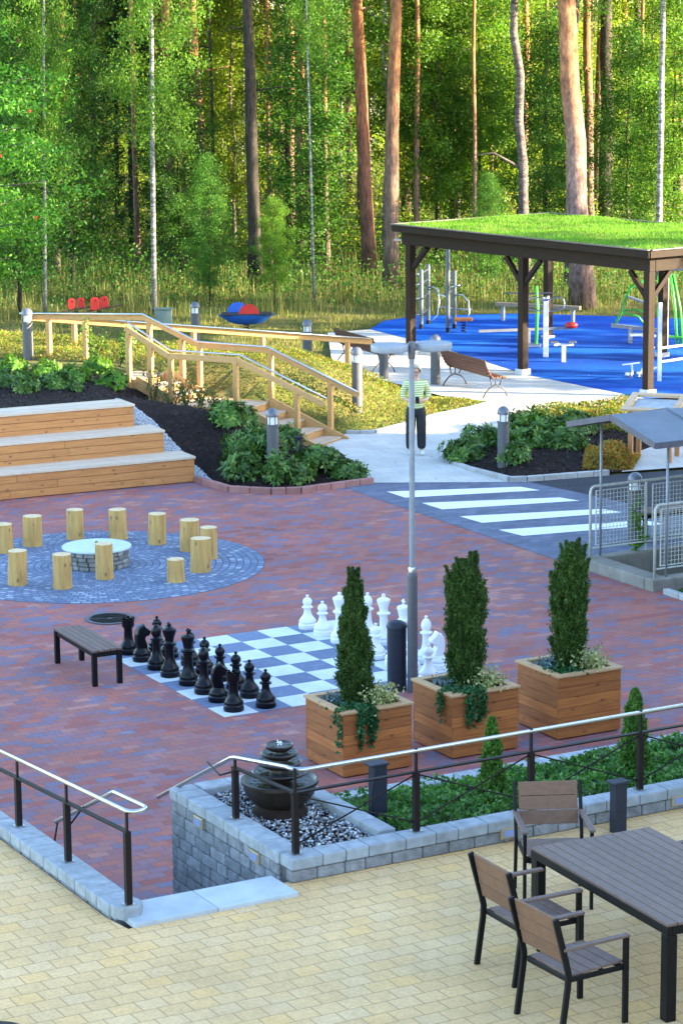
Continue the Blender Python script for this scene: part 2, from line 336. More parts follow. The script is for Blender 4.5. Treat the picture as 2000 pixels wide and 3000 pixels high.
GR = [(-2.62, 44.42), (-2.27, 44.27), (-2.45, 44.85), (-2.92, 45.5), (-3.42, 46.0), (-4.1, 46.5), (-4.3, 46.2), (-3.4, 45.5)]
patch('gravel_strip', GR, .02, GRAV, .2)
p = scatter(GR, 2600); zz = H(p) + .025; s_ = rng.uniform(.012, .03, len(p))
oct_ = np.array([(1, 0, 0), (0, 1, 0), (-1, 0, 0), (0, -1, 0), (0, 0, .8), (0, 0, -.8)], float); of = np.array([(0, 1, 4), (1, 2, 4), (2, 3, 4), (3, 0, 4), (1, 0, 5), (2, 1, 5), (3, 2, 5), (0, 3, 5)])
def stones(name, P3, s, mat, jit=.35):
    n = len(P3); v = oct_[None] * s[:, None, None] * (1 + rng.uniform(-jit, jit, (n, 6, 3))); an = rng.uniform(0, 6.28, n); c, sn = np.cos(an)[:, None], np.sin(an)[:, None]
    v = np.stack([v[..., 0] * c - v[..., 1] * sn, v[..., 0] * sn + v[..., 1] * c, v[..., 2]], -1) + P3[:, None]
    return np_mesh(name, v.reshape(-1, 3), (of[None] + 6 * np.arange(n)[:, None, None]).reshape(-1, 3), mat, smooth=True)
STONE = plain('gravel stone', (.50, .53, .57), .8, var=.2, scale=30, isl=.4)
tag(stones('gravel', np.column_stack([p, zz]), s_, STONE), kind='stuff')
# ---- kerbs along the beds
def kerb(poly, w, h, mat, seg=.33, z=None):
    mb = MB()
    for (x0, y0), (x1, y1) in zip(poly, poly[1:]):
        L = math.hypot(x1 - x0, y1 - y0); k = max(1, round(L / seg)); an = math.atan2(y1 - y0, x1 - x0)
        for j in range(k):
            f = (j + .5) / k; x, y = x0 + (x1 - x0) * f, y0 + (y1 - y0) * f
            mb.box((x, y, (h1(x, y) if z is None else z) + h / 2 - .06), (L / k - .008, w, h + .12), an)
    return tag(mb.build('kerb', mat, bevel=.012), kind='structure')
kerb([(-2.56, 44.42), (-1.93, 43.44), (-1.2, 43.21), (-.7, 43.27), (.55, 44.12)], .10, .11, KERBR, z=0)
kerb([(4.75, 44.72), (3.25, 44.16), (2.95, 44.14), (2.28, 45.2), (1.83, 46.25)], .10, .10, KERB, z=0.0)
kerb([(.1, 48.7), (.65, 48.72), (1.2, 49.42), (1.9, 50.42), (2.65, 51.2), (3.18, 51.95)], .10, .07, KERB)
CHIP = plain('bark chip', (.05, .034, .028), .9, var=.4, scale=20, isl=.8)
for poly, n_ in ((MUL, 9000), (RBED, 3500)):
    p = scatter(poly, n_); v, f = leaves(np.column_stack([p, H(p) + rng.uniform(.012, .035, n_)]), rng.uniform(.03, .085, n_), .5); v[:, 2] = np.maximum(v[:, 2], H(v) + .008); tag(np_mesh('bark_chips', v, f, CHIP), kind='stuff')
# ---- fire circle
FC = Vector((-3.68, 37.62, 0)); RC = 2.52
mb = MB(); mb.lathe([(RC, .0), (RC, .005)], n=96); o = tag(mb.build('cobble_circle', COBB, loc=(FC.x, FC.y, .0)), kind='structure')
# ================================================================== terrace, walls, stairs
ZT, ZW = 1.10, 1.315
P0 = Vector((-.445, 20.20, 0))                     # outer corner of the right-hand wall
Q0 = Vector((-1.84, 19.36, 0))                    # near end of the left-hand wall
def ab(o, a, b, z=0): p = o + AX * a + BX * b; return Vector((p.x, p.y, z))
tp = [ab(P0, 14, .06), ab(P0, 14, -22), ab(P0, -16, -22), ab(P0, -16, 16), ab(Q0, -.02, 16), ab(Q0, -.02, .12), ab(P0, -1.6, -.28), ab(P0, -.02, .06)]
mb = MB(); mb.prism([tuple(p[:2]) for p in tp], .9, ZT); terr = tag(mb.build('terrace_floor', YEL), kind='structure')
mb = MB(); mb.prism([tuple(p[:2]) for p in (ab(P0, 14, .04), ab(P0, 14, -22), ab(P0, -16, -22), ab(P0, -16, 16), ab(Q0, .02, 16), ab(Q0, .02, .14), ab(P0, -1.58, -.26), ab(P0, -.04, .04))], -.3, .898)
tag(mb.build('terrace_base', CONC), kind='structure')
SLAB = plain('pale concrete slab', (.40, .44, .46), .8, var=.12, scale=4, bump=.25, isl=.12)
th = thing('stair_landing_slab', 'pale concrete slabs at the head of the steps between the two block walls', 'step', ab(P0, -.8, 0, ZT), TH)
mb = MB()
for i in range(2): mb.box((-.385 + .735 * i, -.055, .012), (.73, .48, .05))
mb.build('slab', SLAB, th, bevel=.008)
th = thing('garden_steps', 'concrete steps going down from the terrace to the brick plaza between block walls', 'steps', ab(P0, -.75, .2, 0), TH)
mb = MB()
for i in range(7): mb.box((0, .16 + .3 * i, (1.1 - .157 * (i + 1)) / 2), (1.36, .31, 1.1 - .157 * (i + 1)))
mb.build('tread', CONC, th)
BLOCK = plain('split face block', (.28, .29, .305), .9, var=.35, scale=9, bump=1., isl=.35, bs=4)
CAPM = plain('wall cap', (.29, .32, .345), .85, var=.22, scale=9, bump=.4, isl=.18)
CORE = plain('mortar core', (.08, .08, .085), .9)
LMET = plain('brass frame', (.42, .36, .22), .45, metal=.6); LGLS = plain('frosted lens', (.20, .25, .44), .3, var=.05)
def blockwall(th, p, q, zb, zt, thick, side, cap=True, seed=1, lights=()):
    """p->q run of split-face blocks; side=+1 puts the visible face on the left of the direction"""
    rr = random.Random(seed); p, q = Vector(p), Vector(q); d = (q - p); L = d.length; d.normalize(); n = Vector((-d.y, d.x, 0)) * side; an = math.atan2(d.y, d.x)
    core = MB(); c = (p + q) / 2 - n * (thick / 2 + .02); core.box((c.x, c.y, (zb + zt - .1) / 2), (L - .04, thick - .04, zt - .1 - zb), an)
    bl = MB(); hh = .1075; k = int(math.ceil((zt - hh - zb) / hh - 1e-6))
    for r in range(k):
        z1 = zt - hh - r * hh; x = -rr.uniform(0, .2)
        while x < L:
            w = rr.choice((.2, .3, .3, .26)); a0, a1 = max(0, x), min(L, x + w); x += w
            if a1 - a0 < .03: continue
            cc = p + d * ((a0 + a1) / 2) - n * (.05 - rr.uniform(0, .006))
            bl.box((cc.x, cc.y, z1 - hh / 2), (a1 - a0 - .007, .10, hh - .007), an)
    cp = MB(); x = 0
    while x < L - 1e-6:
        w = min(rr.choice((.3, .36, .22)), L - x); w = L - x if L - x - w < .1 else w
        cc = p + d * (x + w / 2) - n * (thick / 2 - .008); cp.box((cc.x, cc.y, zt - hh / 2), (w - .004, thick + .016, hh - .004), an); x += w
    core.build('core', CORE, th, True); bl.build('block_courses', BLOCK, th, True, bevel=.012)
    if cap: cp.build('cap_stone', CAPM, th, True, bevel=.014)
    for (s, z) in lights:
        cc = p + d * s + n * .006; f = MB(); f.box((cc.x, cc.y, z), (.175, .05, .095), an); fo = f.build('wall_light', LMET, th, True, bevel=.004)
        g = MB(); cc = p + d * s + n * .029; g.box((cc.x, cc.y, z), (.125, .012, .062), an); g.build('lens', LGLS, fo, True)
WL = 2.32                                         # depth of the raised bed
th = thing('block_retaining_wall', 'grey split-face block wall around the raised planting bed, with square recessed lights', 'wall', ab(P0, 0, 0, 0), TH)
blockwall(th, ab(P0, .0, 0), ab(P0, 9, 0), .9, ZW, .20, -1, seed=3, lights=((2.13, 1.19), (3.95, 1.19), (6.0, 1.19)))
blockwall(th, ab(P0, 0, .2), ab(P0, 0, WL), -.1, ZW, .22, 1, seed=5, lights=((.42, 1.16), (1.5, 1.16)))
blockwall(th, ab(P0, .24, WL), ab(P0, 1.15, WL), -.1, ZW, .20, 1, seed=8)
blockwall(th, ab(P0, 1.16, WL), ab(P0, 9, WL), -.1, .98, .20, 1, seed=12)
th = thing('bed_divider', 'pale flat kerb stones dividing the pebble bed from the green planting bed', 'kerb', ab(P0, 1.07, 1.08, ZW), TH)
mb = MB()
for i in range(5): mb.box((.0, -.66 + .335 * i, -.045), (.17, .33, .10))
mb.build('kerb_stone', CAPM, th, bevel=.01)
def SOIL(V):
    b = (np.asarray(V)[:, :2] - np.array(P0[:2])) @ np.array(BX[:2]); a = (np.asarray(V)[:, :2] - np.array(P0[:2])) @ np.array(AX[:2])
    return np.where(a < 1.12, 1.22, np.interp(b, [.2, WL - .3], [1.22, .93]))
patch('planting_soil', [tuple(ab(P0, *q)[:2]) for q in ((.1, .1), (8.9, .1), (8.9, WL - .1), (.1, WL - .1))], 0, MULCH, .12, zf=SOIL)
th = thing('stair_side_wall', 'low grey block wall with rounded end on the left of the steps', 'wall', ab(Q0, 0, 0, 0), TH)
ZL = 1.225
blockwall(th, ab(Q0, 0, 2.45), ab(Q0, 0, .06), .9, ZL, .24, -1, seed=9)
blockwall(th, ab(Q0, .0, 9), ab(Q0, .0, 2.46), .9, ZL - .075, .24, -1, seed=10)
blockwall(th, ab(Q0, .245, .1), ab(Q0, .245, 9), -.1, ZL - .19, .1, -1, cap=False, seed=11)
mb = MB(); pl = [(0, .1), (0, .0), (.05, -.09), (.19, -.09), (.248, -.02), (.248, .1)]
mb.prism([tuple(ab(Q0, *q)[:2]) for q in pl], ZL - .11, ZL + .002); mb.prism([tuple(ab(Q0, *q)[:2]) for q in [(.02, .1), (.02, .03), (.19, .03), (.23, .06), (.23, .1)]], .9, ZL - .115)
mb.build('end_stone', CAPM, th, True, bevel=.012)
# ---- pebbles in the fountain bed
pb = [ab(P0, .2, .2), ab(P0, .98, .2), ab(P0, .98, WL - .2), ab(P0, .2, WL - .2)]
p = scatter([tuple(q[:2]) for q in pb], 2100); t = NT('pebble'); t.col(t.mix(1., t.ramp(t.island(), [(0, (.07, .075, .09)), (.25, (.26, .29, .34)), (.45, (.34, .27, .20)), (.6, (.20, .24, .31)), (.8, (.52, .54, .57)), (1, (.74, .74, .72))]), t.ramp(t.noise(t.coord('Object'), 60, 3), [(.3, .7), (.7, 1.2)]), 'MULTIPLY')); PEB = t.fin(.55)
z0 = 1.235 + rng.uniform(0, .035, len(p)); so_ = stones('pebbles', np.column_stack([p, z0]), rng.uniform(.011, .03, len(p)), PEB); tag(so_, kind='stuff')
sb = so_.modifiers.new('round', 'SUBSURF'); sb.levels = sb.render_levels = 1
# ================================================================== materials of the objects
PINE = wood('pale pine', (.40, .155, .045), (.58, .27, .088), isl=.18, rot=-TH)
PINEV = wood('pale pine upright', (.50, .24, .07), (.64, .36, .13), grain=(22, 22, 1.5), isl=.12)
PINEX = wood('pine rail', (.50, .25, .08), (.62, .36, .14), grain=(6, 6, 18), isl=.1, knots=False)
DECK = wood('weathered deck', (.52, .41, .30), (.64, .53, .41), isl=.15, knots=False)
CEDAR = wood('larch boards', (.32, .085, .017), (.58, .205, .042), isl=.42, dark=(.09, .03, .012))
LOG = wood('peeled log', (.40, .21, .055), (.70, .44, .14), grain=(9, 9, 1.2), isl=.25)
LOGT = plain('log end', (.62, .46, .26), .8, var=.2, scale=14)
SLAT = wood('brown composite slats', (.125, .076, .058), (.185, .117, .092), isl=.22, knots=False, grain=(9, 9, 22))
SLATO = wood('brown oak slats', (.125, .062, .036), (.185, .096, .056), isl=.2, knots=False, grain=(9, 9, 22))
BLK = plain('black powder coat', (.005, .005, .006), .5, var=.2, scale=30, spec=.2)
ANTH = plain('anthracite paint', (.018, .022, .036), .5, var=.12, scale=20, spec=.3)
BRN = plain('dark brown metal', (.010, .0065, .007), .5, var=.15, scale=20, spec=.2)
STEEL = plain('brushed steel', (.50, .51, .52), .32, metal=1., var=.06, scale=30)
GALV = plain('galvanised tube', (.24, .265, .30), .5, metal=.2, var=.12, scale=12)
GALVY = plain('old painted tube', (.47, .47, .42), .6, var=.18, scale=14)
BOLL = plain('grey bollard paint', (.085, .086, .095), .5, metal=.0, var=.1, scale=8)
BOLD = plain('bollard dome', (.12, .13, .16), .35, metal=.3, var=.1, scale=8)
LENS = plain('bollard lens', (.80, .82, .84), .2, var=.04)
CHB = plain('black chess plastic', (.003, .003, .005), .3, var=.2, scale=10, spec=.25)
CHW = plain('white chess plastic', (.74, .74, .74), .35, var=.03, scale=10)
GLAZE = plain('brown glaze', (.018, .011, .007), .38, var=.4, scale=12)
# ---- chess board
bo = Vector((-1.4015, 29.167, 0)); ba = R(118.6); E1 = Vector((math.cos(ba), math.sin(ba), 0)); E2 = Vector((math.sin(ba), -math.cos(ba), 0)); SQ = .45
def bp(i, j, z=0): p = bo + E1 * (SQ * i) + E2 * (SQ * j); return Vector((p.x, p.y, z))
SQW = plain('white slab', (.60, .64, .66), .7, var=.10, scale=3, bump=.15, isl=.10); t = NT('blue grey slab'); t.col(t.mix(1., t.mix(t.ramp(t.noise(t.coord('Object'), 4, 6, .8), [(.52, 0.), (.72, .5)]), (.125, .16, .25), (.28, .35, .46)), t.ramp(t.island(), [(0, .82), (1, 1.1)]), 'MULTIPLY')); t.bump(t.noise(t.coord('Object'), 60, 3), .2, .004); SQD = t.fin(.75)
w, d = MB(), MB()
for i in range(8):
    for j in range(8): (w if (i + j) % 2 == 0 else d).box(bp(i + .5, j + .5, -.013), (SQ - .004, SQ - .004, .036), ba)
t = thing('chess_board', 'giant chess board of white and blue grey slabs set into the brick plaza', 'chess board', bp(4, 4), 0)
w.build('light_square', SQW, t, True); d.build('dark_square', SQD, t, True)
def chess_prof(kind):
    base = [(.0, 0), (.112, 0), (.116, .012), (.116, .055), (.108, .062), (.104, .072), (.110, .085), (.107, .105), (.085, .135)]
    if kind == 'pawn': return base + [(.060, .165), (.047, .205), (.042, .245), (.046, .258), (.068, .266), (.070, .280), (.048, .290), (.042, .298), (.054, .315), (.060, .340), (.054, .368), (.036, .388), (.016, .396), (.013, .404), (.020, .412), (.020, .424), (.010, .432), (0, .433)]
    if kind == 'rook': return base + [(.068, .16), (.055, .20), (.050, .29), (.056, .325), (.072, .335), (.074, .35), (.078, .40), (.078, .425), (.060, .425), (.058, .400), (0, .400)]
    if kind == 'bishop': return base + [(.062, .17), (.050, .22), (.044, .31), (.048, .345), (.074, .355), (.074, .370), (.050, .382), (.044, .392), (.058, .42), (.062, .45), (.056, .485), (.036, .52), (.017, .535), (.014, .542), (.021, .552), (.021, .562), (.010, .570), (0, .571)]
    if kind == 'queen': return base + [(.066, .18), (.053, .23), (.049, .33), (.056, .365), (.080, .378), (.082, .395), (.056, .408), (.050, .42), (.056, .46), (.078, .525), (.084, .545), (.082, .562), (.060, .575), (.026, .59), (.018, .60), (.024, .612), (.022, .626), (.010, .634), (0, .635)]
    if kind == 'king': return base + [(.068, .18), (.055, .23), (.051, .34), (.058, .375), (.082, .388), (.084, .405), (.058, .42), (.052, .43), (.058, .47), (.074, .535), (.080, .555), (.076, .572), (.050, .585), (.020, .595), (0, .596)]
    return base + [(.075, .15), (.070, .165), (0, .166)]
PR = {}
def chess(kind, col, i, j, label, rz=0):
    key = kind + col; mat = CHB if col == 'black' else CHW; name = 'chess_' + kind; grp = col + ' giant chess pieces'
    p = bp(i, j, .006)
    if key in PR: return dup(PR[key], p, rz, label, grp)
    t = thing(name, label, 'chess piece', p, rz, grp); PR[key] = t; t.scale = (1.07,) * 3
    mb = MB(); mb.lathe(chess_prof(kind), n=28, caps=False)
    if kind == 'rook':
        for k in range(6): a = k * math.pi / 3; mb.box((.066 * math.cos(a), .066 * math.sin(a), .435), (.024, .040, .03), a)
    b = mb.build('body', mat, t, smooth=40)
    if kind == 'king':
        c = MB(); c.box((0, 0, .628), (.022, .022, .075)); c.box((0, 0, .635), (.022, .065, .022)); c.build('cross', mat, t, bevel=.004)
    if kind == 'knight':
        out = [(-.062, .155), (.066, .155), (.052, .21), (.030, .265), (.045, .30), (.082, .305), (.108, .322), (.112, .352), (.098, .375), (.062, .402), (.035, .428), (.022, .455), (.006, .432), (-.030, .425), (-.062, .385), (-.078, .33), (-.082, .26)]
        c = MB(); ww = [.05] * len(out); n = len(out)
        vs = [(x, -.042, z) for x, z in out] + [(x, .042, z) for x, z in out]
        cx, cz = -.005, .30
        vs = [(cx + (x - cx) * .9, -.05, cz + (z - cz) * .9) for x, z in out] + [(x, -.028, z) for x, z in out] + [(x, .028, z) for x, z in out] + [(cx + (x - cx) * .9, .05, cz + (z - cz) * .9) for x, z in out]
        fs = [tuple(range(n)), tuple(range(3 * n, 4 * n))[::-1]]
        for L_ in range(3): fs += [(L_ * n + q, L_ * n + n + q, L_ * n + n + (q + 1) % n, L_ * n + (q + 1) % n) for q in range(n)]
        c.add(vs, fs); c.build('horse_head', mat, t, bevel=.006)
    return t
back = ['rook', 'knight', 'bishop', 'king', 'queen', 'bishop', 'knight', 'rook']
bl = {0: 'black chess rook on the near corner square, next to the planters', 1: 'black chess knight beside the rook nearest the planters', 2: 'black chess bishop between the king and the knight nearest the planters', 3: 'black chess king, tallest of the black pieces, beside the queen',
      4: 'black chess queen with a round-knobbed crown beside the king', 5: 'black chess bishop next to the queen, towards the slatted bench', 6: 'black chess knight between the bench-side rook and bishop', 7: 'black chess rook at the end beside the slatted bench'}
FACE = math.atan2(E2.y, E2.x)
jit = random.Random(3)
for i in range(8):
    chess(back[i], 'black', i + .5 + jit.uniform(-.06, .06), .5 + jit.uniform(-.06, .06) + (.05 if i else 0), bl[i], FACE + jit.uniform(-.2, .2))
nm = ['rook nearest the planters', 'knight nearest the planters', 'bishop nearest the planters', 'king', 'queen', 'bishop beside the queen', 'knight near the slatted bench', 'rook beside the slatted bench']
for i in range(8): chess('pawn', 'black', i + .5 + jit.uniform(-.1, .1) - .1, 1.5 + jit.uniform(-.1, .08), 'black chess pawn in front of the black ' + nm[i], 0)
wl = [('pawn', 7.5, 6.45, 'white chess pawn on the far edge square of the board, leftmost white piece'), ('pawn', 6.55, 6.45, 'white chess pawn between the leftmost white pawn and the tall white queen'), ('queen', 5.5, 6.45, 'tall white chess queen standing forward beside the white pawns'),
      ('pawn', 4.4, 6.5, 'white chess pawn just right of the left cedar'), ('pawn', 3.35, 6.45, 'white chess pawn peeking out left of the blue black bollard'), ('pawn', 2.4, 6.5, 'white chess pawn hidden behind the blue black bollard'), ('pawn', 1.45, 6.5, 'white chess pawn low between the lamp post and the middle planter'), ('pawn', .5, 6.5, 'white chess pawn nearest the middle planter'),
      ('rook', 7.5, 7.5, 'white chess rook behind the leftmost white pawns') , ('knight', 6.5, 7.5, 'white chess knight mostly hidden behind the left cedar'), ('bishop', 5.6, 7.45, 'white chess bishop showing its round head right of the left cedar'), ('queen', 4.65, 7.45, 'white chess piece with flared crown in the gap between cedar and bollard'),
      ('king', 3.5, 7.45, 'white chess king with a cross, just left of the lamp post'), ('bishop', 2.22, 7.45, 'white chess bishop standing right of the lamp post'), ('knight', 1.5, 7.4, 'white chess knight beside the middle cedar')]
for k, i, j, l in wl:
    if k == 'rook': continue
    chess(k, 'white', i, j, l, FACE + math.pi)
# ---- bench by the board
def slat_bench(t, L, Wd, h, ns, slm, lm, lw=.06):
    s = MB(); g = Wd / ns
    for k in range(ns): s.box((0, -Wd / 2 + g * (k + .5), h - .014), (L, g - .008, .028))
    s.build('seat', slm, t, bevel=.004)
    f = MB(); 
    for y in (-1, 1): f.box((0, y * (Wd / 2 - .035), h - .06), (L - .14, .03, .06))
    for x in (-1, 1): f.box((x * (L / 2 - .035), 0, h - .06), (.05, Wd - .02, .062))
    f.build('frame', lm, t, bevel=.004)
    for x in (-1, 1):
        for y in (-1, 1):
            l = MB(); l.box((x * (L / 2 - lw / 2 - .004), y * (Wd / 2 - lw / 2 - .004), (h - .03) / 2), (lw, lw, h - .03)); l.build('leg', lm, t, bevel=.004)
b0 = thing('slatted_bench', 'backless brown slatted bench with black legs beside the black chess pieces', 'bench', (-3.21, 31.28, 0), math.atan2(30.69 - 31.87, -2.92 + 3.52))
slat_bench(b0, 1.36, .40, .46, 5, SLAT, BLK, .062)
# ---- manhole
t = thing('manhole_cover', 'round cast iron drain grate in the paving behind the slatted bench', 'drain cover', G(252, 1422, .0) + Vector((0, 0, .004)))
mb = MB(); mb.lathe([(.34, .0), (.34, .012), (.29, .012), (.28, .004)], n=40); mb.build('rim', plain('worn iron', (.12, .12, .13), .6, metal=.4), t)
mb = MB()
for k in range(7): r = .06 + .032 * k; mb.lathe([(r, .006), (r, .016), (r + .016, .016), (r + .016, .006)], n=36, caps=False)
mb.build('grate', BLK, t)
# ---- stone well (fire pit with lid) and log stools
t = thing('fire_pit', 'round stone-clad fire pit with flat pale lid in the cobble circle', 'fire pit', (FC.x, FC.y, .004))
rr = random.Random(4); mb = MB()
for r in range(4):
    a = rr.uniform(0, 1)
    while a < 6.28 + .4:
        da = rr.uniform(.22, .42); am = a + da / 2; mb.box((.445 * math.cos(am), .445 * math.sin(am), .033 + .066 * r), (.07 + rr.uniform(0, .02), .45 * da - .012, .058), am); a += da
mb.build('stone_ring', plain('grey masonry', (.36, .35, .32), .9, var=.25, scale=12, bump=.8, isl=.5), t, bevel=.01)
mb = MB(); mb.lathe([(.42, 0), (.42, .262), (.0, .262)], n=32, caps=False); mb.build('core', CONC, t)
mb = MB(); mb.lathe([(0, .27), (.515, .27), (.52, .275), (.52, .295), (.512, .302), (0, .306)], n=56, caps=False); lid = mb.build('lid', plain('pale metal lid', (.50, .58, .60), .5, var=.08, scale=5), t, smooth=30)
mb = MB(); mb.lathe([(0, .30), (.022, .30), (.018, .33), (.026, .345), (.02, .362), (0, .366)], n=12, caps=False); mb.build('knob', BLK, lid, smooth=True)
stl = [((-3.48, 36.58), .52, 'in front of the fire pit, overlapping its stone side'), ((-4.04, 35.98), .50, 'nearest the camera, left of the one before the pit'), ((-2.42, 36.34), .33, 'noticeably shorter than all the others'), ((-2.10, 37.00), .50, 'on the right, behind the short one'), ((-2.02, 37.90), .48, 'outermost on the right, half behind another'),
       ((-2.34, 38.51), .48, 'at the far right, overlapped by its right neighbour'), ((-2.88, 39.02), .48, 'standing alone at the far right of the fire pit'), ((-3.52, 39.42), .47, 'right behind the fire pit lid'), ((-4.21, 39.45), .47, 'behind the left edge of the pit lid'), ((-4.82, 38.97), .47, 'at the far left, standing apart'),
       ((-5.20, 38.50), .44, 'cut by the left edge of the picture'), ((-4.72, 36.23), .50, 'at the near left of the circle')]
for k, ((x, y), h, l) in enumerate(stl):
    rr = random.Random(k + 50); t = thing('log_stool', 'peeled log stool ' + l, 'log stool', (x, y + .12, .006), rr.uniform(0, 6), 'log stools around the fire pit')
    n = 20; vs = []; nr = 9; r0_ = .137 + rr.uniform(-.008, .012); ph = [rr.uniform(0, 6) for _ in range(4)]
    for q in range(nr + 1):
        f = q / nr
        for k2 in range(n):
            a = 2 * math.pi * k2 / n; r = r0_ * (1 + .035 * math.sin(2 * a + ph[0]) + .022 * math.sin(3 * a + ph[1] + f * 2) + .05 * math.exp(-((f - .35) / .15) ** 2) * max(0, math.sin(a + ph[2])) + .05 * (1 - f) ** 3 + .008 * rr.uniform(-1, 1)); vs.append((r * math.cos(a) + .012 * f * math.cos(ph[3]), r * math.sin(a) + .012 * f * math.sin(ph[3]), h * f))
    mb = MB(); mb.add(vs, [(q * n + k2, q * n + (k2 + 1) % n, (q + 1) * n + (k2 + 1) % n, (q + 1) * n + k2) for q in range(nr) for k2 in range(n)]); mb.build('log', LOG, t, smooth=True)
    mb = MB(); mb.add([(v[0], v[1], v[2] - .001) for v in vs[-n:]] + [(v[0] * .5, v[1] * .5, h + .002) for v in vs[-n:]], [(k2, (k2 + 1) % n, n + (k2 + 1) % n, n + k2) for k2 in range(n)] + [tuple(range(n, 2 * n))]); mb.build('cut_end', LOGT, t)
# ---- tiered wooden seats
SA = Vector((.897, .441, 0)); SB = Vector((-.441, .897, 0)); SAN = math.atan2(SA.y, SA.x)
S0 = Vector((-2.58, 44.41, 0)); TR = .66
for k in range(3):
    o = S0 + SB * (TR * k) - SA * (.30 * k); L = 9.; h = .46 + .40 * k
    t = thing('wooden_seat_tier', ['lowest long timber seat step in front, by the brick plaza', 'middle long timber seat step of the stepped seating', 'highest long timber seat step, against the mulch bed'][k], 'stepped seat', (o.x, o.y, 0), SAN, 'stepped timber seats')
    b = MB(); nb = 3; hb = .135; rr = random.Random(k); z = h - .045; zb = 0 if k == 0 else h - .46
    while z > zb + .02:
        x = 0
        while x > -L:
            w = min(rr.uniform(1.6, 3.6), L + x); zz = max(z - hb, zb); b.box((x - w / 2, .02 + rr.uniform(-.002, .002), (z + zz) / 2), (w - .004, .04, z - zz - .006)); x -= w
        z -= hb
    z = h - .045
    while z > zb + .02:
        zz = max(z - hb, zb); b.box((-.02, .375, (z + zz) / 2), (.04, .66, z - zz - .006)); z -= hb
    b.build('front_boards', PINE, t, bevel=.004)
    s = MB()
    for q in range(5):
        x = .02
        while x > -L:
            w = min(rr.uniform(2.5, 4), L + x); s.box((x - w / 2, -.02 + .145 * (q + .5), h - .021), (w - .004, .14, .042)); x -= w
    s.build('seat_boards', DECK, t, bevel=.004)
    mb = MB(); mb.box((-L / 2 - .03, .36, (h - .05 + zb) / 2), (L - .1, .55, h - .06 - zb)); mb.build('core', BLK, t)
# ---- lamp post, dark bollard
t = thing('lamp_post', 'tall grey lamp post with two flat disc lamps between the planters and the chess board', 'street lamp', (.85, 30.25, 0))
mb = MB(); mb.lathe([(.063, 0), (.063, 1.44), (.058, 1.48), (.048, 1.50)], n=24); mb.build('pole_base', BOLL, t, smooth=40)
mb = MB(); mb.lathe([(.050, 1.48), (.052, 1.54), (.044, 1.56)], n=20); mb.build('collar', STEEL, t, smooth=40)
mb = MB(); mb.lathe([(.036, 1.52), (.031, 4.240), (.031, 4.270)], n=20); mb.build('pole', GALV, t, smooth=40)
mb = MB(); mb.lathe([(.043, 4.100), (.043, 4.290), (.03, 4.310)], n=20); mb.build('mount', BOLL, t, smooth=40)
for sgn, yy in ((-1, -.02), (1, .12)):
    mb = MB(); mb.box((sgn * .11, yy * .4, 4.270), (.24, .035, .03)); mb.build('arm', GALV, t)
    mb = MB(); c = (sgn * .262, yy, 0)
    mb.lathe([(0, 4.190), (.19, 4.190), (.222, 4.198), (.226, 4.265), (.218, 4.278), (.08, 4.290), (0, 4.292)], c, n=40, caps=False); lh = mb.build('lamp_head', GALV, t, smooth=40)
    mb = MB(); mb.lathe([(0, 4.182), (.15, 4.182), (.155, 4.192)], c, n=32, caps=False); mb.build('diffuser', LENS, lh)
t = thing('dark_bollard', 'thick blue black bollard with a domed cap beside the lamp post', 'bollard', (.66, 30.35, 0))
mb = MB(); mb.lathe([(.118, 0), (.118, .78)], n=28); mb.build('post', ANTH, t, smooth=40)
mb = MB(); mb.lathe([(.118, .775), (.128, .785), (.128, .81), (.11, .845), (.06, .868), (0, .874)], n=28, caps=False); mb.build('cap', ANTH, t, smooth=40)
# ---- light bollards
BOLP = []
def bollard(x, y, z, H_, label):
    s = H_ / 1.1
    if BOLP: return dup(BOLP[0], (x, y, z), random.uniform(0, 6), label, 'round light bollards along the paths', (1, 1, s))
    t = thing('light_bollard', label, 'bollard light', (x, y, z), 0, 'round light bollards along the paths'); t.scale = (1, 1, s); BOLP.append(t)
    mb = MB(); mb.lathe([(.105, -.4), (.105, .80), (.112, .805), (.112, .825), (.09, .828)], n=28); mb.build('post', BOLL, t, smooth=40)
    mb = MB(); mb.lathe([(.085, .825), (.085, .96)], n=24); g = mb.build('lens', LENS, t, smooth=40)
    mb = MB()
    for k in range(6): a = k * math.pi / 3; mb.box((.103 * math.cos(a), .103 * math.sin(a), .893), (.012, .012, .14), a)
    mb.build('cage', BOLL, t)
    mb = MB(); mb.lathe([(.09, .955), (.114, .958), (.114, .985), (.108, 1.02), (.09, 1.055), (.06, 1.083), (.03, 1.096), (0, 1.1)], n=28, caps=False); mb.build('dome', BOLD, t, smooth=40)
for a in ((-1.19, 44.15, .2, 1.15, 'grey light bollard among the rhododendrons at the tip of the mulch bed'), (.33, 49.9, .45, 1.2, 'grey light bollard on the grass slope right of the wooden stairs'), (2.9, 45.1, .1, 1.1, 'grey light bollard in the mulch bed right of the pale path'),
          (-6.3, 51.4, 1.2, 1.1, 'grey light bollard at the left end of the wooden handrail'), (-3.41, 60.2, .3, 1.1, 'grey light bollard far back, left of the blue boat toy'), (-.73, 57.0, .24, 1.1, 'grey light bollard far back, behind the long ramp handrail'), (2.04, 54.5, .2, 1.1, 'pale light bollard beside the brown park bench at the playground edge'),
          (.95, 55.4, .2, .8, 'small pale bollard at the end of the dark bench under the lamp head'), (4.55, 39.0, .0, 1.1, 'grey light bollard behind the wire mesh fence')): bollard(*a)
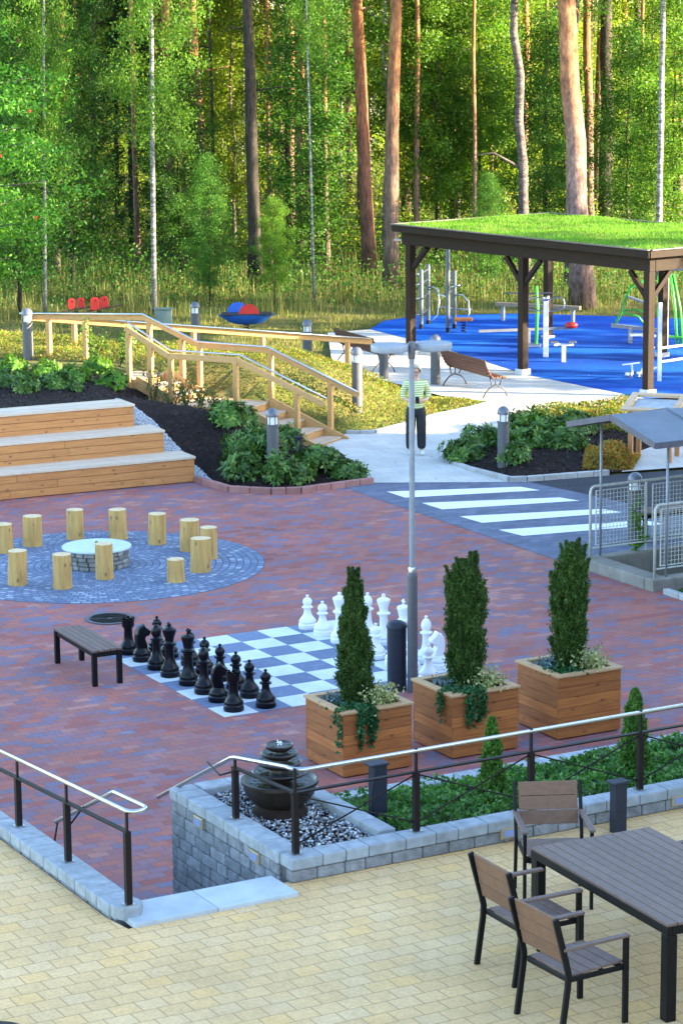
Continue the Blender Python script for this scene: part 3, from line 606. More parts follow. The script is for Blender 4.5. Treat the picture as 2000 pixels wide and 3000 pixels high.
def dark_post(x, y, z, w, h, label, cable=False):
    t = thing('service_post', label, 'power post', (x, y, z), TH)
    mb = MB(); mb.box((0, 0, h / 2), (w, w * .8, h)); mb.build('post', ANTH, t, bevel=.006)
    mb = MB(); mb.box((-.01, 0, h + .012), (w + .05, w * .8 + .03, .022)); mb.build('cap', ANTH, t, bevel=.005)
    mb = MB()
    for q in range(3): mb.box((w / 2 + .001, 0, h * (.35 + .2 * q)), (.006, w * .5, .09))
    mb.build('socket', BLK, t)
    if cable: mb = MB(); mb.tube([(-.06, -.10, h - .02), (-.10, -.12, h - .1), (-.12, -.12, h - .2), (-.115, -.11, h - .34), (-.09, -.1, .02)], .006); mb.build('cable', BLK, t)
    return t
dark_post(*ab(P0, 1.36, .92, 1.12), .135, .56, 'square dark post with a dangling cable behind the steel railing', True)
dark_post(2.40, 21.50 - .02, ZT, .12, .45, 'square dark post on the yellow terrace beside the far chair')
t = dup(bpy.data.objects['service_post.001'], (-.75, 44.75, .15), 0, 'short dark square post at the foot of the wooden stairs'); t.scale = (.9, .9, 1.25)
# ---- planters with columnar cedars
THJ = leafmat('cedar green', [(.026, .066, .011), (.046, .105, .017), (.08, .155, .025), (.13, .21, .035)], .28, .7, .2)
THJL = leafmat('young cedar green', [(.04, .125, .016), (.08, .20, .026), (.14, .28, .04)], .3, .7, .2)
IVY = leafmat('ivy green', [(.015, .075, .022), (.03, .12, .035), (.05, .17, .06)], .25, .5, .15)
VAR = leafmat('variegated leaf', [(.10, .20, .04), (.45, .45, .18), (.60, .58, .30), (.30, .36, .10)], .25, .5, .1)
SILV = leafmat('silver leaf', [(.14, .22, .26), (.22, .32, .36)], .2, .6, .1)
TWIG = plain('twig bark', (.07, .045, .03), .9, var=.3, scale=20)
def column_foliage(h, r, n, tops, seed, taper=.35):
    g = np.random.default_rng(seed); C = []
    for (ox, oy, hh, rr_) in tops:
        m_ = int(n * hh / h / len(tops)); f = g.uniform(0, 1, m_); prof = rr_ * np.minimum(1, (1.02 - f) / taper) ** .55 * (.80 + .2 * np.minimum(1, f / .15))
        a = g.uniform(0, 2 * np.pi, m_); bumpy = 1 + .20 * np.sin(a * 3 + f * 17 + seed) + .14 * np.sin(a * 5 - f * 31) + g.normal(0, .08, m_)
        rad = prof * np.sqrt(g.uniform(.25, 1, m_)) * bumpy
        C.append(np.stack([ox * (.4 + .6 * f) + rad * np.cos(a), oy * (.4 + .6 * f) + rad * np.sin(a), f * hh], 1))
        for q_ in range(int(46 * hh / h) if h > .9 else 0):
            f0 = g.uniform(.15, .97); a0 = g.uniform(0, 2 * np.pi); pr0 = rr_ * min(1, (1.02 - f0) / taper) ** .55; L0_ = g.uniform(.08, .2); k_ = int(170 * L0_ / .14); u = g.uniform(0, 1, k_); o_ = pr0 * (.88 + .28 * u)
            C.append(np.stack([ox * (.4 + .6 * f0) + o_ * np.cos(a0) + g.normal(0, .010, k_), oy * (.4 + .6 * f0) + o_ * np.sin(a0) + g.normal(0, .010, k_), f0 * hh + L0_ * u], 1))
    return np.concatenate(C)
def planter(front, side, h, label, clabel, tops, ch, cr, trail, seed, nv):
    t = thing('wooden_planter', label, 'planter', (front[0], front[1], 0), TH, 'square timber planters')
    b = MB(); nb = 6; hb = (h - .045) / nb; s = side
    for q in range(nb):
        z = .015 + hb * (q + .5)
        b.box((s / 2, .0125, z), (s, .025, hb - .004)); b.box((s / 2, s - .0125, z), (s, .025, hb - .004))
        b.box((.0125, s / 2, z), (.025, s - .054, hb - .004)); b.box((s - .0125, s / 2, z), (.025, s - .054, hb - .004))
    b.build('side_boards', CEDAR, t, bevel=.003)
    r = MB(); w = .10; o = .02
    r.box((s / 2, w / 2 - o, h - .0125), (s + 2 * o, w, .028)); r.box((s / 2, s - w / 2 + o, h - .0125), (s + 2 * o, w, .028))
    r.box((w / 2 - o, s / 2, h - .0125), (w, s + 2 * o - 2 * w - .004, .028)); r.box((s - w / 2 + o, s / 2, h - .0125), (w, s + 2 * o - 2 * w - .004, .028)); r.build('rim', MATS['rimm'], t, bevel=.004)
    mb = MB(); mb.box((s / 2, s / 2, (h - .07) / 2), (s - .06, s - .06, h - .07)); mb.build('soil', MULCH, t)
    cx, cy = front[0] + AX.x * s * .5 + BX.x * s * .5, front[1] + AX.y * s * .5 + BX.y * s * .5
    c = thing('columnar_cedar', clabel, 'cedar', (cx, cy, h - .07), seed, 'columnar cedars in the planters')
    P_ = column_foliage(ch, cr, 38000, tops, seed, .75 if seed == 3 else .16); v, f = leaves(P_, rng.uniform(.025, .055, len(P_)), .30, up=1.0); np_mesh('foliage', v, f, THJ, c)
    mb = MB(); mb.tube([(0, 0, 0), (.01, 0, ch * .5), (0, .01, ch * .9)], [.03, .022, .006]); mb.build('stem', TWIG, c)
    pos = lambda a, b_: (front[0] + AX.x * a * s + BX.x * b_ * s, front[1] + AX.y * a * s + BX.y * b_ * s)
    # variegated shrub, silver tuft, trailing ivy: plants of their own in the box
    x, y = pos(.66, .26); v_ = thing('variegated_shrub', 'cream and green variegated shrub at the front right of the ' + nv + ' planter', 'shrub', (x, y, h - .06)); g = rng.normal(size=(620, 3)) * (.105, .105, .075) + (0, 0, .115); g[:, 2] = np.abs(g[:, 2])
    vv, ff = leaves(g, rng.uniform(.03, .055, len(g)), .6, up=.5); np_mesh('foliage', vv, ff, VAR, v_)
    mb = MB(); mb.tube([(0, 0, -.02), (.01, .01, .1)], .008); mb.build('stem', TWIG, v_)
    x, y = pos(.22, .62); v_ = thing('silver_shrub', 'small silver green tuft behind the cedar in the ' + nv + ' planter', 'shrub', (x, y, h - .06)); g = rng.normal(size=(260, 3)) * (.07, .07, .04) + (0, 0, .07); g[:, 2] = np.abs(g[:, 2])
    vv, ff = leaves(g, rng.uniform(.025, .05, len(g)), .4, up=.8); np_mesh('foliage', vv, ff, SILV, v_)
    x, y = pos(.26, .2); v_ = thing('trailing_ivy', 'green ivy ' + ('hanging over the front corner of' if trail else 'spreading inside') + ' the ' + nv + ' planter', 'ivy', (x, y, h - .05)); g = [rng.normal(size=(260, 3)) * (.11, .10, .018) + (.02, .02, .05)]
    for k in range(trail):
        L = random.uniform(.12, .42); n_ = int(L * 220); u = rng.uniform(0, 1, n_)
        # runs over the rim to the front corner, then hangs down the outside
        px = -.32 * s + 0 * u; a_ = random.uniform(-.06, .24); side_ = random.random() < .7
        if side_: base = np.stack([np.full(n_, a_ * s - .0), np.full(n_, -.2 * s - .035), -u * L + .03], 1)
        else: base = np.stack([np.full(n_, -.26 * s - .035), np.full(n_, a_ * s - .1), -u * L + .03], 1)
        g.append(base + rng.normal(size=(n_, 3)) * .018)
        br = np.stack([base[:60, 0] * u[:60], base[:60, 1] * u[:60], np.full(len(base[:60]), .055)], 1) + rng.normal(size=(len(base[:60]), 3)) * .014; g.append(br)
    g = np.concatenate(g); ca, sa = math.cos(TH), math.sin(TH); g = np.stack([g[:, 0] * ca - g[:, 1] * sa, g[:, 0] * sa + g[:, 1] * ca, g[:, 2]], 1)
    vv, ff = leaves(g, rng.uniform(.028, .05, len(g)), .8, droop=.3); np_mesh('foliage', vv, ff, IVY, v_)
MATS['rimm'] = wood('larch rim', (.46, .25, .11), (.58, .36, .18), isl=.2, knots=False)
planter((0, 26.68), .86, .74, 'timber planter nearest the fountain, holding the shortest cedar', 'slim columnar cedar tapering to a narrow leaning top, in the planter nearest the fountain', [(.05, 0, 1.48, .18)], 1.48, .18, 16, 3, 'nearest')
planter((1.21, 27.35), .86, .74, 'middle timber planter of the three, right of the lamp post', 'broad flat-topped columnar cedar in the middle planter', [(-.02, 0, 1.48, .185), (.03, .02, 1.44, .185)], 1.48, .185, 11, 5, 'middle')
planter((2.44, 28.06), .86, .76, 'farthest timber planter of the row, right of the others', 'columnar cedar with a forked ragged top in the farthest planter', [(-.13, -.02, 1.52, .155), (.19, -.05, 1.38, .15), (.03, .02, 1.22, .18)], 1.50, .19, 0, 8, 'farthest')
# ---- small cedars and ground cover of the raised bed
def small_cedar(a, b, h, r, label, seed):
    p = ab(P0, a, b); z = float(SOIL([(p.x, p.y)])[0]); c = thing('small_cedar', label, 'cedar', (p.x, p.y, z - .02), seed)
    P_ = column_foliage(h, r, 6500, [(0, 0, h, r)], seed, 1.0); v, f = leaves(P_, rng.uniform(.03, .06, len(P_)), .4, up=.9); np_mesh('foliage', v, f, THJL, c)
    mb = MB(); mb.tube([(0, 0, 0), (0, 0, h * .8)], [.015, .004]); mb.build('stem', TWIG, c)
small_cedar(2.60, 1.0, .84, .13, 'small pointed cedar behind the railing in front of the middle planter', 2)
small_cedar(4.12, .92, .90, .16, 'small pointed cedar behind the railing near the right edge', 4)
COVER = leafmat('ground cover green', [(.022, .095, .014), (.042, .15, .024), (.08, .21, .036), (.14, .28, .06)], .3, .5, 0)
gp = [tuple(ab(P0, *q)[:2]) for q in ((1.3, .22), (8.8, .22), (8.8, WL - .22), (1.25, WL - .22))]
p = scatter(gp, 26000); z = SOIL(p); hh = .05 + .10 * (.5 + .5 * np.sin(p[:, 0] * 5.1 + 1) * np.cos(p[:, 1] * 6.3)) + .05 * np.sin(p[:, 0] * 13) * np.sin(p[:, 1] * 11)
keep = rng.uniform(0, 1, len(p)) < np.clip(.35 + 6 * hh, 0, 1); p, z, hh = p[keep], z[keep], hh[keep]
g = np.column_stack([p, z + .01 + hh * np.sqrt(rng.uniform(0, 1, len(p)))]); v, f = leaves(g, rng.uniform(.035, .065, len(g)), .65, up=.2)
tag(np_mesh('ground_cover', v, f, COVER), kind='stuff')
# ---- fountain
fp = ab(P0, .60, 1.33)
t = thing('fountain', 'dark brown glazed bowl fountain with four stacked basins in the pebble bed', 'fountain', (fp.x, fp.y, 1.235))
WAT = NT('dark water'); WAT.b.inputs['Base Color'].default_value = (.02, .022, .028, 1); WAT.bump(WAT.noise(WAT.coord('Object'), 22, 2), .5, .02); WAT = WAT.fin(.05)
mb = MB(); mb.lathe([(0, 0), (.235, 0), (.25, .02), (.225, .07), (.21, .09), (.20, .10)], n=40, caps=False); mb.build('foot', plain('unglazed foot', (.022, .015, .012), .85, var=.3, scale=15, spec=.1), t, smooth=40)
mb = MB(); mb.lathe([(.18, .09), (.25, .13), (.305, .20), (.33, .28), (.345, .30), (.345, .325), (.325, .33), (.30, .30), (.0, .24)], n=48, caps=False); mb.build('bowl', GLAZE, t, smooth=35)
mb = MB(); mb.lathe([(0, .292), (.31, .292)], n=40, caps=False); mb.build('water', WAT, t)
mb = MB(); mb.lathe([(.11, .28), (.09, .37), (.085, .48), (.06, .58), (.05, .62)], n=24); mb.build('column', GLAZE, t, smooth=True)
for (r, z) in ((.245, .375), (.20, .465), (.165, .545), (.125, .615)):
    mb = MB(); mb.lathe([(.04, z - .035), (r * .75, z - .022), (r * .98, z + .008), (r, z + .022), (r * .96, z + .03), (r * .86, z + .016), (0, z + .010)], n=40, caps=False); bb = mb.build('basin', GLAZE, t, smooth=40)
    mb = MB(); mb.lathe([(0, z + .021), (r * .88, z + .021)], n=32, caps=False); mb.build('water', WAT, bb)
mb = MB(); rr = random.Random(2)
for k in range(16): a = rr.uniform(0, 6.28); q = rr.uniform(0, .022); mb.lathe([(0, -.008), (.008, 0), (0, .009)], (q * math.cos(a), q * math.sin(a), .632 + rr.uniform(0, .04)), n=8, caps=False)
mb.build('water_jet', plain('foaming water', (.75, .8, .85), .1), t, smooth=True)
# ---- railings of the terrace
def rail_post(th, p, zb, hp, up=.22):
    mb = MB(); mb.box((p.x, p.y, zb + hp / 2), (.052, .052, hp), TH); po = mb.build('post', BRN, th, True, bevel=.004)
    mb = MB(); mb.box((p.x, p.y, zb + hp - .01 + up / 2), (.016, .03, up), TH); mb.build('upright', BRN, po, True)
    mb = MB(); mb.box((p.x, p.y, zb + .004), (.09, .09, .012), TH); mb.build('foot_plate', STEEL, po, True)
HP, HR = .53, .715
t = thing('terrace_railing', 'dark railing with a shiny steel handrail along the front of the raised bed', 'railing', ab(P0, 0, 0, ZW), TH)
pa = [.10 + 1.165 * k for k in range(7)]
for a in pa: rail_post(t, ab(P0, a, .1), ZW, HP)
rail_post(t, ab(P0, .1, 1.2), ZW, HP - .075, .09)
cw = ab(P0, .1, .1)
mb = MB(); mb.beam(ab(P0, .06, .1, ZW + HP), ab(P0, 8.8, .1, ZW + HP), .045, .014); mb.beam(ab(P0, .1, .124, ZW + HP), ab(P0, .1, 1.24, ZW + HP - .075), .045, .014); mb.build('flat_bar', BRN, t, True)
zr = ZW + HR; pts = [ab(P0, 8.8, .1, zr), ab(P0, .30, .1, zr)] + [ab(P0, .24 - .14 * math.sin(x), .10 + .14 * (1 - math.cos(x)), zr) for x in [R(q) for q in range(10, 91, 16)]] + [ab(P0, .10, 1.20, zr - .165), ab(P0, .10, 1.28, zr - .19), ab(P0, .06, 2.72, 1.10)]
mb = MB(); mb.tube(pts, .019, 10); mb.build('handrail', STEEL, t, True, smooth=True)
for a0, a1 in zip(pa, pa[1:]):
    for s0, s1 in ((.08, HP - .02), (HP - .02, .08)): mb = MB(); mb.tube([ab(P0, a0, .1, ZW + s0), ab(P0, a1, .1, ZW + s1)], .0075, 6); mb.build('brace_rod', BRN, t, True)
mb = MB(); mb.tube([ab(P0, .08, 1.22, ZW + .42), ab(P0, .0, 1.30, ZW + .38), ab(P0, .03, 1.60, zr - .30)], .009, 6); mb.build('brace_rod', BRN, t, True)
t = thing('stair_railing', 'dark railing with a steel handrail on the low wall left of the steps', 'railing', ab(Q0, 0, 0, ZL), TH)
pb_ = [-.03, 1.19, 2.28, 3.45, 4.6]; SLP = .073
for b in pb_: rail_post(t, ab(Q0, .12, b), ZL - (0 if b < 2.4 else .075), .61 - SLP * b + (0 if b < 2.4 else .075), .16)
mb = MB(); mb.beam(ab(Q0, .12, -.06, ZL + .61), ab(Q0, .12, 6, ZL + .61 - SLP * 6), .045, .014); mb.build('flat_bar', BRN, t, True)
zr = ZL + .775
lp = [ab(Q0, .12, 6, zr - SLP * 6), ab(Q0, .12, .02, zr)] + [ab(Q0, .12 + .09 * (1 - math.cos(x)), .02 - .09 * math.sin(x), zr) for x in [R(q) for q in range(20, 161, 20)]] + [ab(Q0, .30, .02, zr), ab(Q0, .30, .62, zr - .045)]
lp += [ab(Q0, .31, .70, zr - .08), ab(Q0, .31, 1.9, zr - .66)]
mb = MB(); mb.tube(lp, .019, 10); mb.build('handrail', STEEL, t, True, smooth=True)
mb = MB(); mb.tube([ab(Q0, .13, 1.19, ZL + .30), ab(Q0, .30, 1.25, zr - .34)], .009, 6); mb.build('brace_rod', BRN, t, True); mb = MB(); mb.tube([ab(Q0, .245, 1.86, ZL - .2), ab(Q0, .31, 1.86, zr - .65)], .009, 6); mb.build('brace_rod', BRN, t, True)
# ---- dining table and chairs
t = thing('outdoor_table', 'brown slatted outdoor dining table with black frame on the yellow terrace', 'table', (1.44, 18.92, ZT), math.atan2(-1.74, .84))
LT, WT, HT = 1.93, 1.08, .74      # local x runs towards the camera, y to the right of the picture
s = MB(); n = 12
for k in range(n): s.box((LT / 2, WT / n * (k + .5), HT - .011), (LT - .01, WT / n - .007, .022))
top = s.build('table_top', SLAT, t, bevel=.003)
f = MB(); f.box((LT / 2, .02, HT - .055), (LT, .04, .062)); f.box((LT / 2, WT - .02, HT - .055), (LT, .04, .062)); f.box((.02, WT / 2, HT - .055), (.04, WT - .084, .062)); f.box((LT - .02, WT / 2, HT - .055), (.04, WT - .084, .062)); f.box((LT / 2, WT / 2, HT - .05), (.04, WT - .09, .05)); f.build('frame', BLK, t, bevel=.004)
for x in (.045, LT - .045):
    for y in (.045, WT - .045): l = MB(); l.box((x, y, (HT - .09) / 2), (.085, .085, HT - .09)); l.build('leg', BLK, t, bevel=.005)
def chair(x, y, rz, label):                     # faces local +x
    if 'chair' in PR: return dup(PR['chair'], (x, y, ZT), rz, label, 'outdoor armchairs around the table')
    t = thing('outdoor_armchair', label, 'chair', (x, y, ZT), rz, 'outdoor armchairs around the table'); PR['chair'] = t; hw = .27
    s = MB()
    for k in range(5): s.box((-.19 + .094 * k + .01, 0, .438 + .004 * k), (.088, 2 * hw - .06, .018))
    s.build('seat', SLAT, t, bevel=.003)
    b = MB(); M_ = Matrix.Rotation(R(-13), 3, 'Y')
    for k in range(3): b.box(Vector((-.275, 0, .545 + .0)) + M_ @ Vector((0, 0, .065 + .118 * k)), (.018, 2 * hw - .055, .114), M=M_)
    b.build('backrest', SLATO, t, bevel=.003)
    for sy in (-1, 1):
        y_ = sy * hw
        l = MB(); l.tube([(-.30, y_, 0), (-.255, y_, .38), (-.245, y_, .47), (-.275, y_, .56), (-.365, y_, .885)], .001); l.v = []; l.f = []
        pts = [(-.315, 0), (-.262, .36), (-.255, .46), (-.285, .58), (-.372, .89)]
        for (x0, z0), (x1, z1) in zip(pts, pts[1:]): l.beam((x0, y_, z0), (x1, y_, z1 + .006), .026, .045)
        l.build('rear_leg', BLK, t, bevel=.004)
        l = MB(); l.box((.245, y_, .325), (.045, .026, .65)); l.build('front_leg', BLK, t, bevel=.004)
        a = MB(); a.box((-.02, y_, .658), (.575, .05, .022)); a.build('armrest', SLAT, t, bevel=.005)
    f = MB()
    for sy in (-1, 1): f.box((0, sy * (hw - .02), .415), (.47, .022, .035))
    f.box((.235, 0, .415), (.022, 2 * hw - .06, .035)); f.box((-.24, 0, .415), (.022, 2 * hw - .06, .035)); f.box((.1, 0, .40), (.022, 2 * hw - .06, .02)); f.build('seat_frame', BLK, t, bevel=.003)
    return t
chair(1.64, 17.31, TH + R(2), 'brown slatted armchair nearest the camera, turned to the table')
chair(1.40, 18.27, TH - R(1), 'brown slatted armchair behind the nearest one, pushed against the table side')
chair(1.69, 19.77, R(-86), 'brown slatted armchair at the far head of the table, back to the wall')
chair(2.95, 19.1, TH + R(182), 'brown slatted armchair on the hidden far side of the table')
t = thing('round_base', 'black round parasol base peeking in at the bottom left corner', 'parasol base', tuple(G(6, 2346, ZT + .05) + Vector((-.03, -.25, -.05))))
mb = MB(); mb.lathe([(0, 0), (.25, 0), (.26, .02), (.25, .05), (.06, .08), (0, .08)], n=40, caps=False); mb.build('base', BLK, t, smooth=40)
mb = MB(); mb.lathe([(.03, .07), (.03, .30)], n=16); mb.build('tube', BLK, t)
# ================================================================== wooden stairs and handrails on the slope
SR0 = Vector((.05, 48.3, 0)); SD = Vector((-.883, .469, 0)); SWv = Vector((.469, .883, 0)); SAN2 = math.atan2(SD.y, SD.x)
def Sc(s, w, z): p = SR0 + SD * s - SWv * w; return Vector((p.x, p.y, z))
t = thing('wooden_stairs', 'pine stairs with a landing climbing the slope left of the pale path', 'stairs', (SR0.x, SR0.y, 0), SAN2)
SWD = 1.16; TRD = wood('stair tread wood', (.46, .33, .22), (.58, .44, .31), isl=.15, knots=False); RISE = wood('pine riser', (.46, .22, .07), (.60, .33, .12), isl=.2)
tr, rs, sg = MB(), MB(), MB(); RI, GO = .142, .40
lev = [(.0, RI), (GO, 2 * RI), (2 * GO, 3 * RI), (3 * GO, 4 * RI), (4 * GO, 5 * RI), (4 * GO + 1.55, 6 * RI), (5 * GO + 1.55, 7 * RI), (6 * GO + 1.55, 8 * RI)]
for k, (s, z) in enumerate(lev):
    e = lev[k + 1][0] if k < 7 else s + 1.1; L = e - s; nb = max(3, round(L / .13))
    tr, rs = MB(), MB()
    for q in range(nb): tr.box((s + L / nb * (q + .5), SWD / 2, z - .015), (L / nb - .006, SWD - .09, .03))
    rs.box((s + .021, SWD / 2, z - RI / 2 - .018), (.036, SWD - .09, RI - .034))
    tr.build('tread', TRD, t, bevel=.004); rs.build('riser', RISE, t, bevel=.003)
for w in (.022, SWD - .022):
    sg.beam((-.08, w, .02), (4 * GO, w, 5 * RI - .02), .044, .24); sg.box((4 * GO + .78, w, 5 * RI - .09), (1.5, .044, .20)); sg.beam((4 * GO + 1.5, w, 5 * RI + .03), (6 * GO + 1.55, w, 8 * RI - .02), .044, .24)
    sg.box((6 * GO + 2.1, w, 8 * RI - .09), (1.1, .044, .2))
sg.build('stringer', PINEX, t, bevel=.004)
def handrail(name, label, pts, posts, off, grp='pine handrails of the slope'):
    t = thing(name, label, 'handrail', tuple(posts[0][0]), 0, grp)
    for p, z1 in posts:
        mb = MB(); mb.box((p.x, p.y, (p.z - .25 + z1) / 2), (.092, .092, z1 - p.z + .25), SAN2); mb.build('post', PINEV, t, True, bevel=.005)
    mb = MB()
    for a, b in zip(pts, pts[1:]): mb.beam(a, b + (b - a).normalized() * .02, .045, .115)
    mb.build('rail', PINEX, t, True, bevel=.006)
    o = Vector(off); tp_ = [p + o for p in pts]; mb = MB(); mb.tube(tp_, .021, 8); g = mb.build('grab_rail', STEEL, t, True, smooth=True)
    mb = MB()
    for a, b in zip(pts, pts[1:]):
        L = (b - a).length; k = max(1, int(L / 1.1))
        for q in range(k): p = a + (b - a) * ((q + .5) / k); mb.tube([p + Vector((0, 0, .03)), p + o], .008, 6)
    mb.build('bracket', STEEL, g, True)
    return t
def rl(pts, s):
    for (s0, z0), (s1, z1) in zip(pts, pts[1:]):
        if min(s0, s1) - 1e-6 <= s <= max(s0, s1) + 1e-6: return z0 + (z1 - z0) * (s - s0) / (s1 - s0)
near = [(-.22, .94), (1.62, 1.66), (3.15, 1.66), (4.12, 2.15)]
npts = [Sc(s, SWD + .03, z) for s, z in near][::-1]
handrail('stair_handrail', 'near pine handrail of the stairs, starting at the lone post by the roses', npts, [(Sc(s, SWD + .03, zz), rl(near, s) - .05) for s, zz in ((.35, .1), (1.66, .55), (3.1, .6), (4.05, 1.0), (3.55, .8))], tuple(SWv * .10 + Vector((0, 0, .095))))
far = [(-.30, .95), (1.62, 1.70), (3.2, 1.72), (4.45, 2.20)]
fpts = [Sc(s, -.05, z) for s, z in far][::-1]; LE = Vector((-6.45, 51.75, 2.08)); fpts = [LE] + fpts
fposts = [(Sc(s, -.05, zz), rl(far, s) - .05) for s, zz in ((.30, .15), (1.60, .6), (3.2, .7), (3.6, .8), (4.35, 1.0))]
for f in (.22, .52): p = LE + (fpts[1] - LE) * (1 - f) if False else LE + (fpts[1] - LE) * f; fposts.append((Vector((p.x, p.y, h1(p.x, p.y))), p.z - .05))
handrail('stair_handrail', 'far pine handrail of the stairs that runs on level to the bollard on the left', fpts, fposts, tuple(-SWv * .07 + Vector((0, 0, .075))))
ra, rb = Vector((-6.5, 52.5, 1.98)), Vector((.66, 54.1, 1.20)); rp = [ra + (rb - ra) * f for f in (0, .33, .66, 1)]
handrail('ramp_handrail', 'long straight pine handrail of the ramp sloping to the dark bench', rp, [(Vector((p.x, p.y, h1(p.x, p.y))), p.z - .05) for p in [ra + (rb - ra) * f for f in (.14, .30, .48, .68, .93)]], (0, -.07, .075))
# ================================================================== plants
RHO = leafmat('rhododendron green', [(.035, .105, .018), (.065, .165, .026), (.12, .24, .04), (.20, .33, .05)], .22, .38, .25)
RHOL = leafmat('light shrub green', [(.07, .20, .02), (.12, .28, .03), (.19, .36, .04)], .4, .5, .25)
def rosette_bush(name, label, mat, w, h, n, leaf, seed):
    g = np.random.default_rng(seed); t = thing(name, label, 'shrub')
    ax = g.normal(size=(n, 3)); ax[:, 2] = np.abs(ax[:, 2]) * .9 + .12; ax /= np.linalg.norm(ax, axis=1)[:, None]
    rad = g.uniform(.45, 1, n) ** .6 * (1 + .22 * np.sin(ax[:, 0] * 5 + seed) * np.sin(ax[:, 1] * 4 + 1)); c = ax * rad[:, None] * (w, w, h); k = 9
    d = g.normal(size=(n, k, 3)); d = d - (d * ax[:, None]).sum(-1, keepdims=True) * ax[:, None]; d /= np.linalg.norm(d, axis=2)[..., None]
    d = d + ax[:, None] * g.uniform(-.15, .75, (n, k, 1)); d /= np.linalg.norm(d, axis=2)[..., None]
    L = leaf * g.uniform(.65, 1.15, (n, k, 1)); s = np.cross(d, ax[:, None]); s /= np.linalg.norm(s, axis=2)[..., None] + 1e-9; nn = np.cross(s, d)
    b = c[:, None]; W_ = L * .17; dr = nn * -L * .10
    v = np.stack([b + d * L * .08, b + d * L * .5 + s * W_, b + d * L + dr, b + d * L * .5 - s * W_], 2).reshape(-1, 3)
    np_mesh('foliage', v, np.arange(len(v)).reshape(-1, 4), mat, t)
    mb = MB()
    for q in range(0, n, max(1, n // 14)): mb.tube([(0, 0, -.03), tuple(c[q] * .5 + (0, 0, .02)), tuple(c[q])], [.012, .008, .004], 5)
    mb.build('stem', TWIG, t); return t
RP = [rosette_bush('rhododendron', 'x', RHO, .40, .42, 110, .15, 11), rosette_bush('rhododendron', 'x', RHO, .36, .50, 95, .15, 12), rosette_bush('rhododendron', 'x', RHO, .46, .38, 130, .14, 13)]
used_ = set()
def bush(x, y, sc_, k, label, grp='rhododendrons of the mulch beds'):
    r = RP[k]
    if k not in used_: used_.add(k); r.location = (x, y, h1(x, y)); r['label'] = label; r['group'] = grp; r.scale = (sc_,) * 3; return
    dup(r, (x, y, h1(x, y)), random.uniform(0, 6), label, grp, sc_)
LB = 'dark green rhododendron '
for a in ((-2.05, 46.15, .95, 0, LB + 'high in the mulch, left of the stair landing posts'), (-1.75, 46.6, .75, 1, LB + 'just below the edge of the stair landing'), (-1.62, 45.05, 1.1, 2, LB + 'left of the bollard at the mulch bed tip'), (-1.72, 44.25, 1.05, 0, LB + 'at the mulch bed, nearest the end of the lowest seat'),
          (-1.05, 43.85, .95, 1, LB + 'in front of the bollard, nearest the brick plaza'), (-1.0, 45.3, .85, 2, LB + 'behind the bollard, against the stair side'), (-.45, 44.45, 1.0, 0, LB + 'between the bollard and the short square post'), (-.25, 44.85, .7, 1, LB + 'in front of the lowest stair treads'), (.10, 44.45, .85, 2, LB + 'rightmost, beside the pale path'), (-1.25, 44.6, .9, 1, LB + 'tucked directly left of the bollard foot'), (-.75, 43.95, .8, 0, LB + 'low at the middle of the red kerb'),
          (2.28, 46.0, 1.0, 2, LB + 'at the left tip of the right bed'), (2.55, 46.6, 1.0, 0, LB + 'behind the right bed bollard'), (3.1, 45.2, .85, 1, LB + 'small one at the foot of the right bed bollard'), (3.3, 46.3, 1.15, 2, LB + 'right of the right bed bollard'), (3.75, 46.4, 1.1, 1, LB + 'toward the middle of the right bed'), (4.1, 46.1, 1.0, 0, LB + 'next to the grey roof post in the right bed'), (3.5, 47.3, 1.1, 0, LB + 'farther back in the right bed'), (4.4, 47.5, 1.1, 2, LB + 'behind the roof post, far in the right bed'),
          (-5.9, 47.3, .8, 1, LB + 'small sprig low above the top seat, far left'), (-5.35, 47.75, .75, 0, LB + 'alone in the upper mulch above the seats'), (-6.35, 48.0, .85, 2, LB + 'cut by the left picture edge above the seats'), (-4.95, 47.3, .45, 1, LB + 'tiny one just above the top seat')): bush(*a)
RL = [rosette_bush('light_shrub', 'bright green shrub in the upper mulch, left of the lone stair post', RHOL, .40, .40, 100, .16, 21)]
RL[0].location = (-4.35, 48.25, h1(-4.35, 48.25)); RL[0].scale = (.8,) * 3; RL[0]['group'] = 'bright shrubs at the top of the mulch'
for x, y, s, l in ((-5.1, 48.35, .8, 'bright green shrub in the upper mulch, second from the lone stair post'), (-5.7, 49.1, .75, 'bright green shrub on the crest in front of the left bollard'), (-6.4, 49.3, .85, 'bright green shrub on the crest at the left picture edge'), (-4.75, 49.5, .7, 'bright green shrub on the crest behind the upper mulch')):
    dup(RL[0], (x, y, h1(x, y)), x, l, 'bright shrubs at the top of the mulch', s)
ROSE = leafmat('rose leaf', [(.06, .14, .03), (.10, .20, .04), (.16, .22, .06), (.30, .13, .09)], .4, .5, .2)
def wispy(name, label, x, y, h, w, n, mat, seed, grp=None, z=None):
    g = np.random.default_rng(seed); t = thing(name, label, 'plant', (x, y, h1(x, y) if z is None else z), 0, grp); st = MB(); P_ = []
    for k in range(9):
        a = g.uniform(0, 6.28); e = Vector((math.cos(a) * w * g.uniform(.3, 1), math.sin(a) * w * g.uniform(.3, 1), h * g.uniform(.6, 1))); m_ = e * .5 + Vector((0, 0, h * .1)); st.tube([(0, 0, -.02), m_, e], [.009, .006, .003], 5)
        u = g.uniform(.15, 1, n // 9); q = (2 * u * (1 - u))[:, None] * np.array(m_) + (u ** 2)[:, None] * np.array(e); P_.append(q + g.normal(0, .045, q.shape))
    P_ = np.concatenate(P_); v, f = leaves(P_, g.uniform(.04, .085, len(P_)), .55, up=.3); np_mesh('foliage', v, f, mat, t); st.build('stem', TWIG, t); return t
